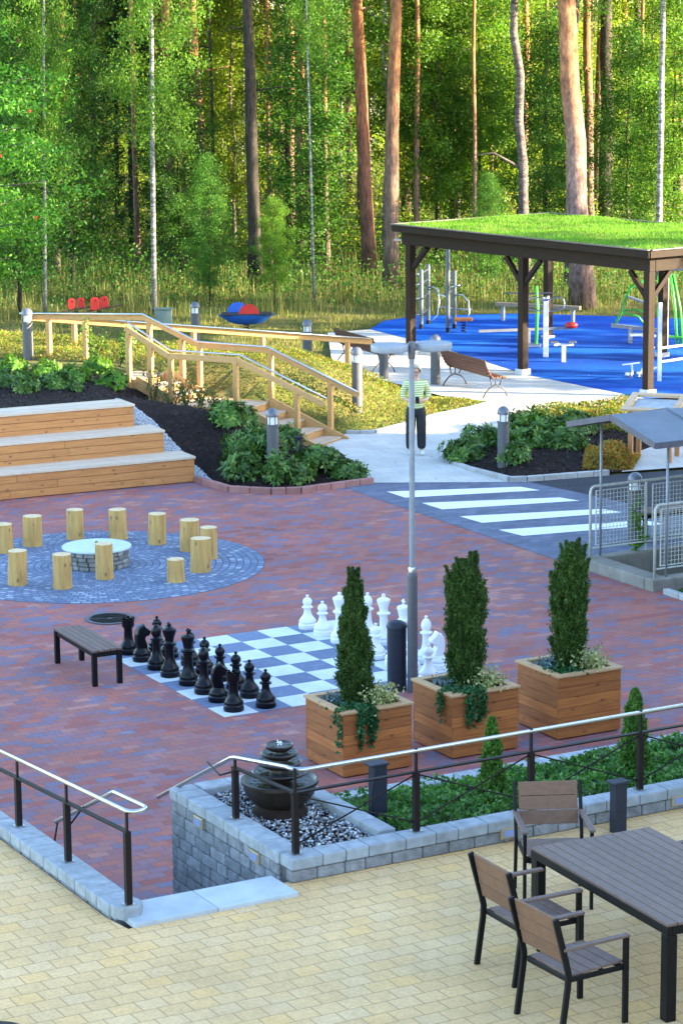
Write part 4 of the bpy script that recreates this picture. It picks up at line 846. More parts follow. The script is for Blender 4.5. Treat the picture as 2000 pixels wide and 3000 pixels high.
for k, (x, y, h, w, l) in enumerate(((-3.55, 48.2, 1.0, .3, 'tall wispy rose bush beside the near stair handrail'), (-2.9, 47.7, .75, .3, 'pinkish rose bush at the foot of the upper stair flight'), (-2.6, 47.0, .5, .28, 'rose bush with pink blooms low on the dark mulch'), (-2.3, 47.3, .4, .25, 'small rose bush near the landing edge'), (-3.2, 48.0, .6, .3, 'rose bush leaning on the near stair posts'))):
    wispy('rose_bush', l, x, y, h, w, 260, ROSE, 30 + k, 'roses along the stairs')
for k, (x, y, h, l) in enumerate(((-4.85, 50.3, .95, 'tall leafy shrub on the crest between the two left handrail posts'), (-4.35, 50.2, .85, 'tall leafy shrub on the crest left of the lone stair post'))): wispy('tall_shrub', l, x, y, h, .38, 420, RHOL, 40 + k, 'leafy shrubs on the crest')
# ---- ground cover on the slope and the wild grass
GC = leafmat('slope cover', [(.07, .15, .02), (.12, .21, .025), (.24, .27, .04), (.09, .17, .02), (.33, .26, .05), (.26, .14, .035), (.08, .18, .025)], .4, .6, 0)
HG = [(.12, 48.78), (.65, 48.8), (1.2, 49.5), (1.9, 50.5), (2.6, 51.25), (3.1, 51.9), (1.9, 52.9), (.6, 55.2), (-.3, 57.0), (-3, 58.3), (-9, 58.5), (-9, 52.0), (-4.3, 50.75), (-3.4, 50.3), (-.9, 49.05)]
def cover(poly, n, hmax, mat, name, size=(.05, .10), clump=3.1, up=.5):
    p = scatter(poly, n); z = H(p); c = .5 + .5 * np.sin(p[:, 0] * clump + 2 * np.sin(p[:, 1] * 1.7)) * np.cos(p[:, 1] * clump * .9 + 1); ed = np.clip(pdist(p, poly) / .35, .25, 1)
    h = hmax * (.30 + .70 * c) * ed; q = np.column_stack([p, z + h * rng.uniform(.1, 1, n) ** .7]); v, f = leaves(q, rng.uniform(size[0], size[1], n), .42, up=up); return tag(np_mesh(name, v, f, mat), kind='stuff')
cover(HG, 85000, .18, GC, 'slope_cover', (.03, .07))
cover([(4.3, 44.9), (5.2, 45.0), (5.5, 46.2), (4.5, 46.3)], 3500, .42, leafmat('orange shrub', [(.30, .30, .04), (.42, .26, .05), (.45, .17, .05), (.22, .28, .04)], .4, .6, 0), 'orange_shrubbery')
cover([(2.4, 47.5), (3.5, 49.4), (4.5, 50.3), (6.1, 51.0), (6.1, 47.8), (4.6, 47.6)], 12000, .40, GC, 'bed_cover')
GRA = leafmat('wild grass', [(.10, .14, .03), (.18, .20, .04), (.30, .27, .08), (.12, .17, .03)], .4, .7, 0)
def grass(poly, n, h0, h1_, name, mat=GRA, w=.02, lean=.35):
    p = scatter(poly, n); q = np.column_stack([p, H(p) - .05]); hh = rng.uniform(h0, h1_, n) * (.6 + .4 * np.sin(p[:, 0] * 1.7 + 1) * np.sin(p[:, 1] * 1.3)); v, f = blades(q, hh, w, lean); return tag(np_mesh(name, v, f, mat), kind='stuff')
grass([(-12, 58), (-4, 58.4), (-.5, 57.6), (-.3, 62.8), (.7, 63.3), (1.0, 64.5), (1.8, 65.4), (4.7, 65.7), (9, 64.6), (14, 62), (14, 70), (-14, 72)], 30000, .06, .24, 'meadow_grass')
grass([(-12, 64), (-4, 65.5), (2, 66), (5, 66.2), (14, 65), (14, 74), (-14, 76)], 15000, .3, .95, 'tall_grass', leafmat('dry tall grass', [(.06, .12, .025), (.10, .16, .03), (.24, .23, .08), (.08, .13, .03), (.34, .29, .12)], .4, .7, 0), .022, .25)
# small strip by the cellar
q0 = CELL1 + CD * .16; cp_ = [tuple((q0 + CA * .1)[:2]), tuple((q0 + CA * 5)[:2]), tuple((q0 + CA * 5 + CD * .75)[:2]), tuple((q0 + CA * .1 + CD * .75)[:2])]
patch('planting_soil', cp_, .012, MULCH, .3, zf=ZERO)
kerb([cp_[0], cp_[3], cp_[2]], .10, .08, KERB, z=0)
p = scatter(cp_, 5000); q = np.column_stack([p, .02 + .22 * rng.uniform(0, 1, len(p)) * (.5 + .5 * np.sin(p[:, 0] * 5))]); v, f = leaves(q, rng.uniform(.04, .08, len(p)), .6, up=.3); tag(np_mesh('ground_cover', v, f, COVER), kind='stuff')
# ================================================================== cellar stairwell, fences, little roof
def cel(a, d, z): p = CELL0 + CA * a + CD * d; return Vector((p.x, p.y, z))
CAN = math.atan2(CA.y, CA.x)
OLD = plain('old concrete', (.21, .19, .16), .9, var=.3, scale=3, bump=.5)
t = thing('stairwell_wall', 'weathered concrete kerb wall around the sunken cellar stairs', 'wall', cel(0, 0, 0), CAN)
mb = MB(); HK = .17
mb.box(cel(.15, CELLW / 2, (HK - 2.2) / 2), (.30, CELLW - .45, HK + 2.2), CAN); mb.box(cel(3.75, .11, (HK - 2.2) / 2), (7.5, .22, HK + 2.2), CAN); mb.box(cel(3.75, CELLW - .11, (HK - 2.2) / 2), (7.5, .22, HK + 2.2), CAN); mb.build('kerb_wall', OLD, t, True, bevel=.015)
mb = MB()
for k in range(8): mb.box(cel(.55 + .3 * k, CELLW / 2, -.3 - .2 * k), (.3, CELLW - .46, .2), CAN)
mb.build('stair_tread', OLD, t, True)
def fence(d, a0, label, npan, zb):
    t = thing('mesh_fence', label, 'fence', cel(a0, d, zb), CAN, 'wire mesh fences around the cellar stairs'); top = zb + 1.06; W_ = 1.02
    mb = MB(); pts = [cel(a0, d, zb), cel(a0, d, top - .08)] + [cel(a0 + .08 * (1 - math.cos(x)), d, top - .08 + .08 * math.sin(x)) for x in (R(30), R(60), R(90))] + [cel(a0 + W_ * npan + .1, d, top)]
    mb.tube(pts, .022, 8); mb.tube([cel(a0 + .02, d, zb + .13), cel(a0 + W_ * npan + .1, d, zb + .13)], .014, 6); mb.build('tube_frame', GALVY, t, True, smooth=True)
    for k in range(npan):
        x0 = a0 + .10 + W_ * k; x1 = x0 + W_ - .14; z0, z1 = zb + .17, top - .07
        f = MB(); f.tube([cel(x0, d, z0), cel(x1, d, z0), cel(x1, d, z1), cel(x0, d, z1)], .013, 6, closed=True)
        if k: f.tube([cel(x0 - .12, d, zb), cel(x0 - .12, d, top)], .018, 6)
        pn = f.build('panel_frame', GALVY, t, True)
        w = MB(); n = 14; 
        for q in range(1, n): x = x0 + (x1 - x0) * q / n; w.beam(cel(x, d, z0), cel(x, d, z1), .007, .007)
        for q in range(1, 13): z = z0 + (z1 - z0) * q / 13; w.beam(cel(x0, d, z), cel(x1, d, z), .007, .007)
        w.build('wire_mesh', GALVY, pn, True)
fence(.11, .12, 'old wire mesh fence along the back of the cellar stairs', 5, HK)
fence(CELLW - .11, .10, 'old wire mesh fence along the near side of the cellar stairs', 4, HK)
t = thing('cellar_roof', 'small grey sheet roof on thin pipes over the cellar stairs', 'roof', cel(0, CELLW / 2, 0), CAN)
ROOFM = plain('grey roof sheet', (.12, .14, .175), .5, var=.15, scale=3, isl=.12); RED_ = plain('roof edge', (.10, .10, .12), .6)
a0, a1, d0, d1, ze, zr_ = -.14, 6.6, -.14, CELLW + .20, 2.19, 2.44; dm = (d0 + d1) / 2
mb = MB(); x = a0
while x < a1:
    w = min(1.0, a1 - x)
    for (da, za), (db, zb_) in (((d0, ze), (dm, zr_)), ((d1, ze), (dm, zr_))):
        p = (cel(x, da, za) + cel(x, db, zb_)) / 2; mb.beam(cel(x + w / 2, da, za), cel(x + w / 2, db, zb_), w - .012, .018); mb.beam(cel(x + w, da, za + .014), cel(x + w, db, zb_ + .014), .035, .03)
    x += w
mb.build('sheet', ROOFM, t, True)
mb = MB()
for (da, za), (db, zb_) in (((d0, ze), (dm, zr_)), ((d1, ze), (dm, zr_))): mb.beam(cel(a0, da, za - .035), cel(a0, db, zb_ - .035), .03, .085)
mb.beam(cel(a0, d1, ze - .04), cel(a1, d1, ze - .04), .03, .08); mb.beam(cel(a0, d0, ze - .04), cel(a1, d0, ze - .04), .03, .08); mb.build('edge_board', RED_, t, True)
for a_, d_ in ((.30, .11), (.30, CELLW - .11), (3.3, .11), (3.3, CELLW - .11)):
    zt_ = ze + (zr_ - ze) * (1 - abs(d_ - dm) / (d1 - dm)) - .06
    mb = MB(); mb.tube([cel(a_, d_, HK), cel(a_, d_, zt_)], .02, 8); mb.build('pipe_post', GALV, t, True, smooth=True)
g = np.random.default_rng(5); t = thing('fence_vine', 'green creeper climbing the back wire mesh fence', 'creeper', cel(.95, .05, .2), CAN)
u = g.uniform(0, 1, 260); P_ = np.stack([.12 * np.sin(u * 7) + .10 * u + g.normal(0, .05, 260), g.normal(-.03, .03, 260), u * .8 + g.normal(0, .03, 260)], 1); P_ = P_[g.uniform(0, 1, 260) < 1.05 - u * .7]
v, f = leaves(P_, g.uniform(.05, .09, len(P_)), .75); np_mesh('foliage', v, f, RHOL, t); mb = MB(); mb.tube([(0, -.03, -.15), (.06, -.03, .2), (.02, -.03, .5), (.12, -.03, .8)], .006, 5); mb.build('stem', TWIG, t)
b1 = thing('slatted_bench', 'slatted bench with black legs behind the wire mesh fence', 'bench', (5.25, 39.42, .004), CAN); slat_bench(b1, 1.5, .42, .46, 5, SLAT, BLK, .06)
# timber frame table behind the little roof
t = thing('timber_frame', 'orange timber stand with an open sloping frame on top, behind the grey roof', 'timber stand', (5.72, 46.1, h1(5.72, 46.1)), R(-20))
ORW = wood('orange stained timber', (.42, .17, .05), (.56, .26, .09), grain=(14, 14, 2), knots=False)
for x, y in ((-.36, .3), (.36, .3), (-.36, -.34), (.36, -.34)): mb = MB(); mb.box((x, y, .48), (.085, .085, .96)); mb.build('post', ORW, t, bevel=.006)
M_ = Matrix.Rotation(R(10), 3, 'X'); mb = MB()
for c, d_ in (((0, -.42, 0), (1.05, .13, .05)), ((0, .42, 0), (1.05, .13, .05)), ((-.46, 0, 0), (.13, .70, .05)), ((.46, 0, 0), (.13, .70, .05))): mb.box(Vector((0, 0, 1.03)) + M_ @ Vector(c), d_, M=M_)
mb.build('top_frame', wood('pale frame', (.50, .32, .18), (.62, .44, .28), isl=.1, knots=False), t, bevel=.006)
mb = MB(); mb.box(Vector((0, 0, 1.0)) + M_ @ Vector((0, 0, -.03)), (.8, .72, .02), M=M_); mb.build('tray', plain('grey tray', (.35, .38, .42), .4), t)
LITTER = leafmat('fallen leaf', [(.30, .20, .05), (.38, .26, .07), (.22, .12, .05), (.30, .28, .10)], .2, .7, 0)
pp = np.concatenate([scatter([(-9, 24), (4, 24), (2.9, 37.5), (0, 43.2), (-2.6, 44), (-9, 41)], 90), scatter([(.6, 44.3), (2.8, 44.3), (1.8, 46.4), (4, 51), (3, 55), (1.2, 49)], 60), scatter([(2.6, 60), (4.3, 56), (6.5, 53), (9, 60), (4, 64.6)], 110)])
v, f = leaves(np.column_stack([pp, H(pp) + .022]), rng.uniform(.03, .06, len(pp)), .6); v[:, 2] = np.repeat(H(pp) + .017, 4) + rng.uniform(0, .012, len(v)); tag(np_mesh('fallen_leaves', v, f, LITTER), kind='stuff')
# ================================================================== pavilion with the grass roof
PL = Vector((-.595, .804, 0)); PRR = Vector((.804, .595, 0)); PAN = math.atan2(PL.y, PL.x); PV0 = Vector((6.38, 52.63, .2))
DKB = wood('dark brown stain', (.016, .009, .006), (.030, .018, .012), grain=(3, 3, 18), knots=False, isl=.15); DKB.node_tree.nodes['Principled BSDF'].inputs['Specular IOR Level'].default_value = .15
DKV = wood('dark brown stain upright', (.020, .012, .009), (.034, .021, .015), grain=(14, 14, 2), knots=False, isl=.1)
DKV.node_tree.nodes['Principled BSDF'].inputs['Specular IOR Level'].default_value = .12
FTG = plain('footing concrete', (.55, .54, .52), .8)
t = thing('pavilion', 'open dark timber pavilion with a flat grass roof beside the blue playground', 'pavilion', tuple(PV0), PAN)
def pv(l, r, z): p = PV0 + PL * l + PRR * r; return Vector((p.x, p.y, z))
ZG, ZB = .2, 2.80
for l in (0, 3.98, 7.96):
    for r in (0, 4.2):
        mb = MB(); mb.box(pv(l, r, (ZB + ZG) / 2 + .05), (.17, .17, ZB - ZG), PAN); mb.build('post', DKV, t, True, bevel=.008)
        mb = MB(); mb.box(pv(l, r, ZG + .06), (.25, .25, .18), PAN); mb.build('footing', FTG, t, True, bevel=.01)
        for sg_ in (-1, 1):
            if 0 <= l + sg_ < 8: mb = MB(); mb.beam(pv(l, r, ZB - .62), pv(l + sg_ * .58, r, ZB - .02), .09, .10); mb.build('brace', DKV, t, True, bevel=.004)
        mb = MB(); s_ = 1 if r == 0 else -1
        if l != 3.98: mb.beam(pv(l, r, ZB - .62), pv(l, r + s_ * .58, ZB - .02), .09, .10); mb.build('brace', DKV, t, True, bevel=.004)
mb = MB()
for r in (0, 4.2): mb.beam(pv(-.09, r, ZB + .15), pv(8.2, r, ZB + .15), .16, .30)
for l in (-.03, 7.99): mb.beam(pv(l, .09, ZB + .15), pv(l, 4.11, ZB + .15), .12, .296)
mb.build('beam', DKB, t, True, bevel=.006)
mb = MB()
for k in range(1, 12): l = 8.2 * k / 12; mb.beam(pv(l, .09, ZB + .2), pv(l, 4.11, ZB + .2), .05, .15)
mb.build('rafter', DKB, t, True)
oh = .28; L0, L1, R0_, R1_ = -oh, 8.28, -oh, 4.2 + oh
mb = MB()
mb.beam(pv(L0, R0_, ZB + .385), pv(L1, R0_, ZB + .385), .04, .16); mb.beam(pv(L0, R1_, ZB + .385), pv(L1, R1_, ZB + .385), .04, .16); mb.beam(pv(L0, R0_ + .022, ZB + .385), pv(L0, R1_ - .022, ZB + .385), .04, .158); mb.beam(pv(L1, R0_ + .022, ZB + .385), pv(L1, R1_ - .022, ZB + .385), .04, .158)
mb.build('fascia', DKB, t, True, bevel=.005)
mb = MB(); mb.beam(pv(L0 - .02, R0_ - .022, ZB + .475), pv(L1 + .02, R0_ - .022, ZB + .475), .09, .02); mb.beam(pv(L0 - .022, R0_ + .03, ZB + .475), pv(L0 - .022, R1_ - .03, ZB + .475), .09, .02); mb.beam(pv(L1 + .022, R0_ + .03, ZB + .475), pv(L1 + .022, R1_ - .03, ZB + .475), .09, .02); mb.beam(pv(L0 - .02, R1_ + .022, ZB + .475), pv(L1 + .02, R1_ + .022, ZB + .475), .09, .02)
mb.build('edge_flashing', plain('grey flashing', (.12, .11, .12), .4, metal=.4), t, True)
mb = MB(); mb.box(pv((L0 + L1) / 2, (R0_ + R1_) / 2, ZB + .36), (L1 - L0 - .06, R1_ - R0_ - .06, .10), PAN); rf = mb.build('roof_deck', DKB, t, True)
n1, n2 = 60, 36; lu = np.linspace(L0 + .03, L1 - .03, n1); ru = np.linspace(R0_ + .03, R1_ - .03, n2); gl, gr = np.meshgrid(lu, ru)
e = np.minimum(np.minimum(gl - L0, L1 - gl), np.minimum(gr - R0_, R1_ - gr)); hz = ZB + .45 - ZG + .05 * np.clip(e / .6, 0, 1) + .03 * np.sin(gl * 2.3) * np.sin(gr * 1.9)
V_ = np.stack([gl.ravel(), -gr.ravel(), hz.ravel()], 1); i = (np.arange(n2 - 1)[:, None] * n1 + np.arange(n1 - 1)).ravel()
TURF = groundmat('roof turf', [(.3, (.05, .16, .015)), (.5, (.10, .23, .02)), (.62, (.22, .26, .05)), (.75, (.08, .21, .02))], 1.1, .7, 40)
tf = np_mesh('turf', V_, np.stack([i + n1, i + n1 + 1, i + 1, i], 1), TURF, t, smooth=True)
p = np.stack([rng.uniform(L0 + .04, L1 - .04, 26000), rng.uniform(R0_ + .04, R1_ - .04, 26000)], 1); e = np.minimum(np.minimum(p[:, 0] - L0, L1 - p[:, 0]), np.minimum(p[:, 1] - R0_, R1_ - p[:, 1]))
q = np.stack([p[:, 0], -p[:, 1], ZB + .44 - ZG + .05 * np.clip(e / .6, 0, 1) + .03 * np.sin(p[:, 0] * 2.3) * np.sin(p[:, 1] * 1.9)], 1); v, f = blades(q, rng.uniform(.02, .075, len(q)), .02, .6)
np_mesh('grass_blades', v, f, leafmat('roof grass', [(.06, .20, .012), (.10, .27, .018), (.15, .31, .025), (.20, .33, .035)], .4, .7, 0), tf)
# ================================================================== park benches on iron legs
IRON = plain('cast iron', (.05, .05, .055), .5, metal=.3); REDW = wood('red brown slats', (.09, .033, .02), (.16, .062, .036), grain=(3, 3, 16), knots=False)
def park_bench(x, y, rz, label):                # local x = length, faces local -y ... back towards +y
    if 'pb' in PR: return dup(PR['pb'], (x, y, h1(x, y) + .006), rz, label, 'iron legged park benches')
    t = thing('park_bench', label, 'bench', (x, y, h1(x, y) + .006), rz, 'iron legged park benches'); PR['pb'] = t; L = 2.15
    s = MB(); pr = [(-.32, .40), (-.26, .425), (-.19, .43), (-.12, .425), (-.05, .415)]
    for yy, z in pr: s.box((0, yy, z), (L, .055, .03))
    s.build('seat', REDW, t, bevel=.006)
    b = MB()
    for yy, z, a in ((.0, .44, 50), (.05, .50, 65), (.085, .565, 70), (.115, .63, 72), (.145, .70, 74), (.165, .765, 80)): b.box((0, yy, z), (L, .03, .058), M=Matrix.Rotation(R(a - 90), 3, 'X'))
    b.build('backrest', REDW, t, bevel=.006)
    for x_ in (-1, 1):
        X = x_ * (L / 2 - .12); l = MB()
        l.tube([(X, -.40, 0), (X, -.36, .10), (X, -.27, .20), (X, -.12, .245), (X, .0, .20), (X, .10, .10), (X, .16, 0)], .016, 6)
        l.tube([(X, -.34, .39), (X, -.20, .405), (X, -.03, .40), (X, .05, .46), (X, .11, .60), (X, .175, .80)], .016, 6); l.tube([(X, -.30, .39), (X, -.22, .25)], .014, 6); l.tube([(X, .0, .41), (X, -.04, .24)], .014, 6); l.tube([(X, -.13, .245), (X, -.13, .41)], .012, 6)
        l.build('leg', IRON, t, smooth=True)
    return t
park_bench(2.72, 53.45, math.atan2(.92, -.40) , 'red brown park bench in the sun at the edge of the blue playground')
park_bench(.45, 57.0, math.atan2(1.83, -.82), 'dark park bench in the shade behind the hillside bollard')
# ================================================================== playground machines
PG = lambda x, y: h1(x, y) + .012
GREEN = plain('bright green paint', (.06, .45, .06), .4, var=.08); WHT = plain('white paint', (.72, .74, .76), .35, var=.05); ORNG = plain('orange seat', (.65, .20, .05), .5); REDP = plain('red paint', (.60, .03, .025), .4, var=.08); BLUP = plain('blue paint', (.02, .12, .55), .4, var=.08); SLATE = plain('slate tube', (.07, .09, .115), .45, metal=.0)
def lp_(L, r, n=7, mat=None): mb = MB(); [mb.tube(p, r, n) for p in L]; return mb
z = PG(2.4, 62.8); t = thing('climbing_frame', 'grey climbing frame of four posts with bars and loops behind the pavilion post', 'climbing frame', (2.45, 62.8, z))
PO = [((-.44, .2), 1.45), ((-.24, 1.0), 1.5), ((.19, -.5), 2.75), ((.38, .2), 1.42)]
for (x, y), h in PO:
    mb = MB(); mb.lathe([(.055, .12), (.055, h), (.04, h + .025), (0, h + .03)], (x, y, 0), n=14); p = mb.build('post', SLATE, t, smooth=40); mb = MB(); mb.lathe([(.05, 0), (.05, .14)], (x, y, 0), n=12); mb.build('sleeve', BLK, p)
mb = lp_([[(.19, -.5, 2.50), (-1.1, -.2, 2.52)], [(.19, -.5, 2.25), (-1.1, -.2, 2.24)]], .022); mb.build('pull_up_bar', STEEL, t)
mb = lp_([[(-.24, 1.0, .95), (-.1, .8, .97), (.0, .6, .93), (.02, .55, .6), (-.02, .5, .3), (-.2, .5, .1)], [(-.24, 1, .9), (.19, -.5, .85)], [(.38, .2, .85), (.58, .1, .85), (.72, 0, .70), (.74, 0, .4), (.66, -.05, .15)], [(.0, .6, .5), (.8, .1, .47)]], .020); mb.build('loop_rail', STEEL, t, smooth=True)
mb = lp_([[(-.62, .1, zz), (-.44, .2, zz + .02), (-.24, 1., zz + .05)] for zz in (.35, .75, 1.1, 1.35)] + [[(.3, .1, 1.05), (.5, .1, 1.08), (.52, .3, 1.1)], [(.3, .1, .95), (.19, -.5, .95)]], .018); mb.build('step_rung', STEEL, t, smooth=True)
t = thing('balance_seat', 'orange rocking seat on a black spring beside the climbing frame', 'spring seat', (3.02, 62.3, PG(3, 62.3)))
mb = MB(); mb.tube([(.055 * math.cos(a * .7), .055 * math.sin(a * .7), .02 + a * .0075) for a in range(34)], .013, 6); mb.build('spring', BLK, t); mb = MB(); mb.box((0, 0, .33), (.46, .18, .085)); mb.build('seat', ORNG, t, bevel=.03)
t = thing('balance_beam', 'low timber balance beam on two pale feet at the back of the playground', 'balance beam', (4.95, 63.8, PG(5, 63.8)), math.atan2(-.9, 1.7))
mb = MB(); mb.box((0, 0, .42), (2.3, .12, .10)); mb.build('beam', plain('weathered beam', (.30, .22, .13), .8), t, bevel=.01)
for x in (-.95, .95): mb = MB(); mb.box((x, 0, .185), (.07, .09, .37)); mb.build('foot', GALV, t)
t = thing('exercise_pole', 'white exercise post with looped grab bars near the middle pavilion post', 'exercise machine', (4.72, 58.4, PG(4.7, 58.4)))
mb = MB(); mb.box((0, 0, .68), (.12, .10, 1.36)); mb.build('post', WHT, t, bevel=.01)
for sx in (-1, 1): mb = MB(); mb.tube([(sx * .02, 0, 1.1), (sx * .10, 0, 1.06), (sx * .38, .05, 1.10), (sx * .44, .05, 1.16), (sx * .40, .05, 1.33), (sx * .30, .05, 1.38), (sx * .12, .02, 1.36), (sx * .04, 0, 1.2)], .02, 8); mb.build('grab_bar', STEEL, t, smooth=True)
mb = MB(); mb.lathe([(.07, 1.3), (.085, 1.36), (.07, 1.42), (0, 1.43)], n=16); mb.build('cap', STEEL, t, smooth=True)
t = thing('step_trainer', 'green upright bar with a low foot plate behind the middle pavilion post', 'exercise machine', (4.62, 60.0, PG(4.6, 60)))
mb = MB(); mb.tube([(0, 0, .05), (.03, 0, .9), (.0, 0, 1.45)], .04, 10); mb.build('bar', GREEN, t, smooth=True); mb = MB(); mb.box((-.1, 0, .05), (.42, .2, .08)); mb.build('foot_plate', STEEL, t, bevel=.01); mb = MB(); mb.tube([(-.75, 0, 1.3), (.0, 0, 1.28), (.4, 0, 1.3)], .018); mb.build('handle', STEEL, t)
t = thing('seesaw', 'long pale seesaw bar with a red seat lying across the blue floor', 'seesaw', (4.6, 60.7, PG(4.6, 60.7)), R(4))
mb = MB(); mb.beam((-1.3, 0, .30), (1.0, 0, .34), .06, .06); mb.build('bar', GALV, t); mb = MB(); mb.lathe([(0, .33), (.14, .35), (.16, .42), (.10, .47), (0, .48)], (.92, 0, 0), n=18); mb.build('seat', REDP, t, smooth=True); mb = MB(); mb.box((-.1, 0, .14), (.08, .08, .28)); mb.build('pivot', GALV, t)
t = thing('pedal_stand', 'small white pedal stand alone on the blue floor', 'exercise machine', (5.06, 57.6, PG(5, 57.6)))
mb = MB(); mb.box((0, 0, .19), (.09, .09, .38)); mb.build('post', WHT, t, bevel=.008); mb = MB(); mb.box((0, 0, .39), (.44, .06, .05)); mb.build('arm', WHT, t, bevel=.006)
for s in (-1, 1): mb = MB(); mb.box((s * .2, 0, .45), (.17, .16, .035)); mb.build('pedal', STEEL, t, bevel=.006)
t = thing('leg_press', 'white exercise post with crank pedals and a seat arm behind the right pavilion post', 'exercise machine', (6.86, 54.6, PG(6.8, 54.6)))
mb = MB(); mb.box((0, 0, .85), (.085, .07, 1.7)); mb.build('post', plain('pale grey post', (.55, .62, .72), .4), t, bevel=.006)
mb = MB(); mb.beam((-.12, 0, .75), (-.44, .0, .10), .05, .04); mb.beam((.0, 0, .32), (-.45, .0, .16), .04, .04); mb.beam((.03, 0, .42), (.9, .3, .50), .045, .045); mb.beam((.03, 0, .72), (.9, .3, .78), .045, .045); mb.beam((.85, .28, .5), (.85, .28, .78), .045, .045); mb.build('crank_frame', WHT, t)
for s, x in ((-1, -.66), (1, -.40)): mb = MB(); mb.lathe([(0, -.06), (.08, -.06), (.09, 0), (.08, .06), (0, .06)], (x, s * .06, .15), n=12); mb.build('pedal', STEEL, t)
mb = MB(); mb.tube([(-.80, 0, .36), (-.42, 0, .40)], .018); mb.tube([(-.6, 0, .38), (-.57, 0, .15)], .02); mb.build('t_bar', WHT, t); mb = MB(); mb.box((-.42, .1, 1.0), (.42, .22, .05)); mb.build('seat', WHT, t, bevel=.01)
mb = MB(); mb.box((-.22, .1, .97), (.3, .05, .05)); mb.build('seat_arm', WHT, t)
t = thing('rowing_machine', 'green framed rowing machine with a slanted rail at the right end of the playground', 'exercise machine', (7.0, 60.6, PG(7, 60.6)))
mb = MB(); mb.beam((-.55, 0, .42), (.6, -.2, .30), .09, .09); mb.box((-.1, -.08, .19), (.1, .1, .38)); mb.build('rail', GALV, t)
mb = MB(); mb.tube([(-.45, 0, .46), (-.28, 0, .75), (-.25, 0, 1.0), (-.1, 0, 1.3), (.12, 0, 1.45), (.4, -.05, 1.5)], .03); mb.tube([(-.28, 0, .72), (.1, 0, .62), (.25, 0, .42)], .026); mb.tube([(-.25, .1, .75), (.05, .1, .78), (.3, .0, .7)], .02); mb.build('frame', GREEN, t, smooth=True); mb = MB(); mb.box((.12, 0, 1.0), (.62, .3, .05), M=Matrix.Rotation(R(20), 3, 'Y')); mb.build('seat', GALV, t, bevel=.01)
t = thing('weight_station', 'tall white and green weight station behind the right pavilion post', 'exercise machine', (7.55, 59.6, PG(7.5, 59.6)))
mb = MB(); mb.box((0, 0, 1.02), (.24, .2, 2.04)); mb.build('cabinet', WHT, t, bevel=.02); mb = MB(); mb.box((-.02, -.105, 1.6), (.26, .02, .25)); mb.build('panel', GREEN, t); mb = MB(); mb.box((-.02, -.105, .85), (.26, .02, .16)); mb.build('panel', GREEN, t)
mb = MB(); mb.tube([(.16, -.05, 1.75), (.28, -.05, .9), (.34, -.05, .1)], .035); mb.tube([(.22, -.05, 1.75), (.40, -.05, .9), (.46, -.05, .1)], .035); mb.tube([(.1, -.05, .30), (.9, -.2, .22)], .035); mb.build('frame', GREEN, t, smooth=True); mb = MB(); mb.tube([(-.2, -.1, 1.85), (.5, -.1, 1.88)], .022); mb.build('handle', STEEL, t); mb = MB(); mb.lathe([(0, 1.98), (.12, 2.02), (.12, 2.16), (0, 2.2)], n=16); mb.build('cap', GREEN, t, smooth=True)
# ---- spring toys in the meadow
def dsk(mb, c, r, a0, a1, th_, n=18):
    pts = [(r * math.cos(a0 + (a1 - a0) * k / n), r * math.sin(a0 + (a1 - a0) * k / n)) for k in range(n + 1)]; N = len(pts)
    vs = [(c[0] + x, c[1] - th_ / 2, c[2] + z) for x, z in pts] + [(c[0] + x, c[1] + th_ / 2, c[2] + z) for x, z in pts]
    mb.add(vs, [tuple(range(N)), tuple(range(N, 2 * N))[::-1]] + [(k, N + k, N + (k + 1) % N, (k + 1) % N) for k in range(N)])
p = G(566, 722, .6); t = thing('spring_boat', 'blue and red boat shaped spring toy in the meadow', 'spring toy', (p.x / p.y * 63.2, 63.2, h1(p.x / p.y * 63.2, 63.2) - .04), R(2))
mb = MB(); vs = []; n = 13
for k in range(n):
    f = k / (n - 1) * 2 - 1; w = .25 * (1 - abs(f) ** 2.4) + .02; zb_ = .18 + .20 * abs(f) ** 3
    for (yy, zz) in ((-w, .42), (-w * .6, zb_), (w * .6, zb_), (w, .42)): vs.append((f * (.62 if zz < .4 else .72), yy, zz))
mb.add(vs, [(4 * k + q, 4 * k + q + 1, 4 * k + q + 5, 4 * k + q + 4) for k in range(n - 1) for q in range(3)]); mb.build('hull', BLUP, t, smooth=True)
mb = MB(); mb.box((0, 0, .435), (1.26, .52, .04)); mb.build('deck', plain('dark deck', (.03, .025, .03), .6), t, bevel=.01)
mb = MB(); dsk(mb, (.06, -.22, .45), .25, 0, math.pi, .03); mb.build('side_panel', REDP, t); mb = MB(); dsk(mb, (-.22, .2, .45), .25, 0, math.pi, .03); mb.build('side_panel', BLUP, t)
mb = MB(); mb.tube([(.07 * math.cos(a * .7), .07 * math.sin(a * .7), a * .0068) for a in range(30)], .014, 6); mb.build('spring', BLK, t)
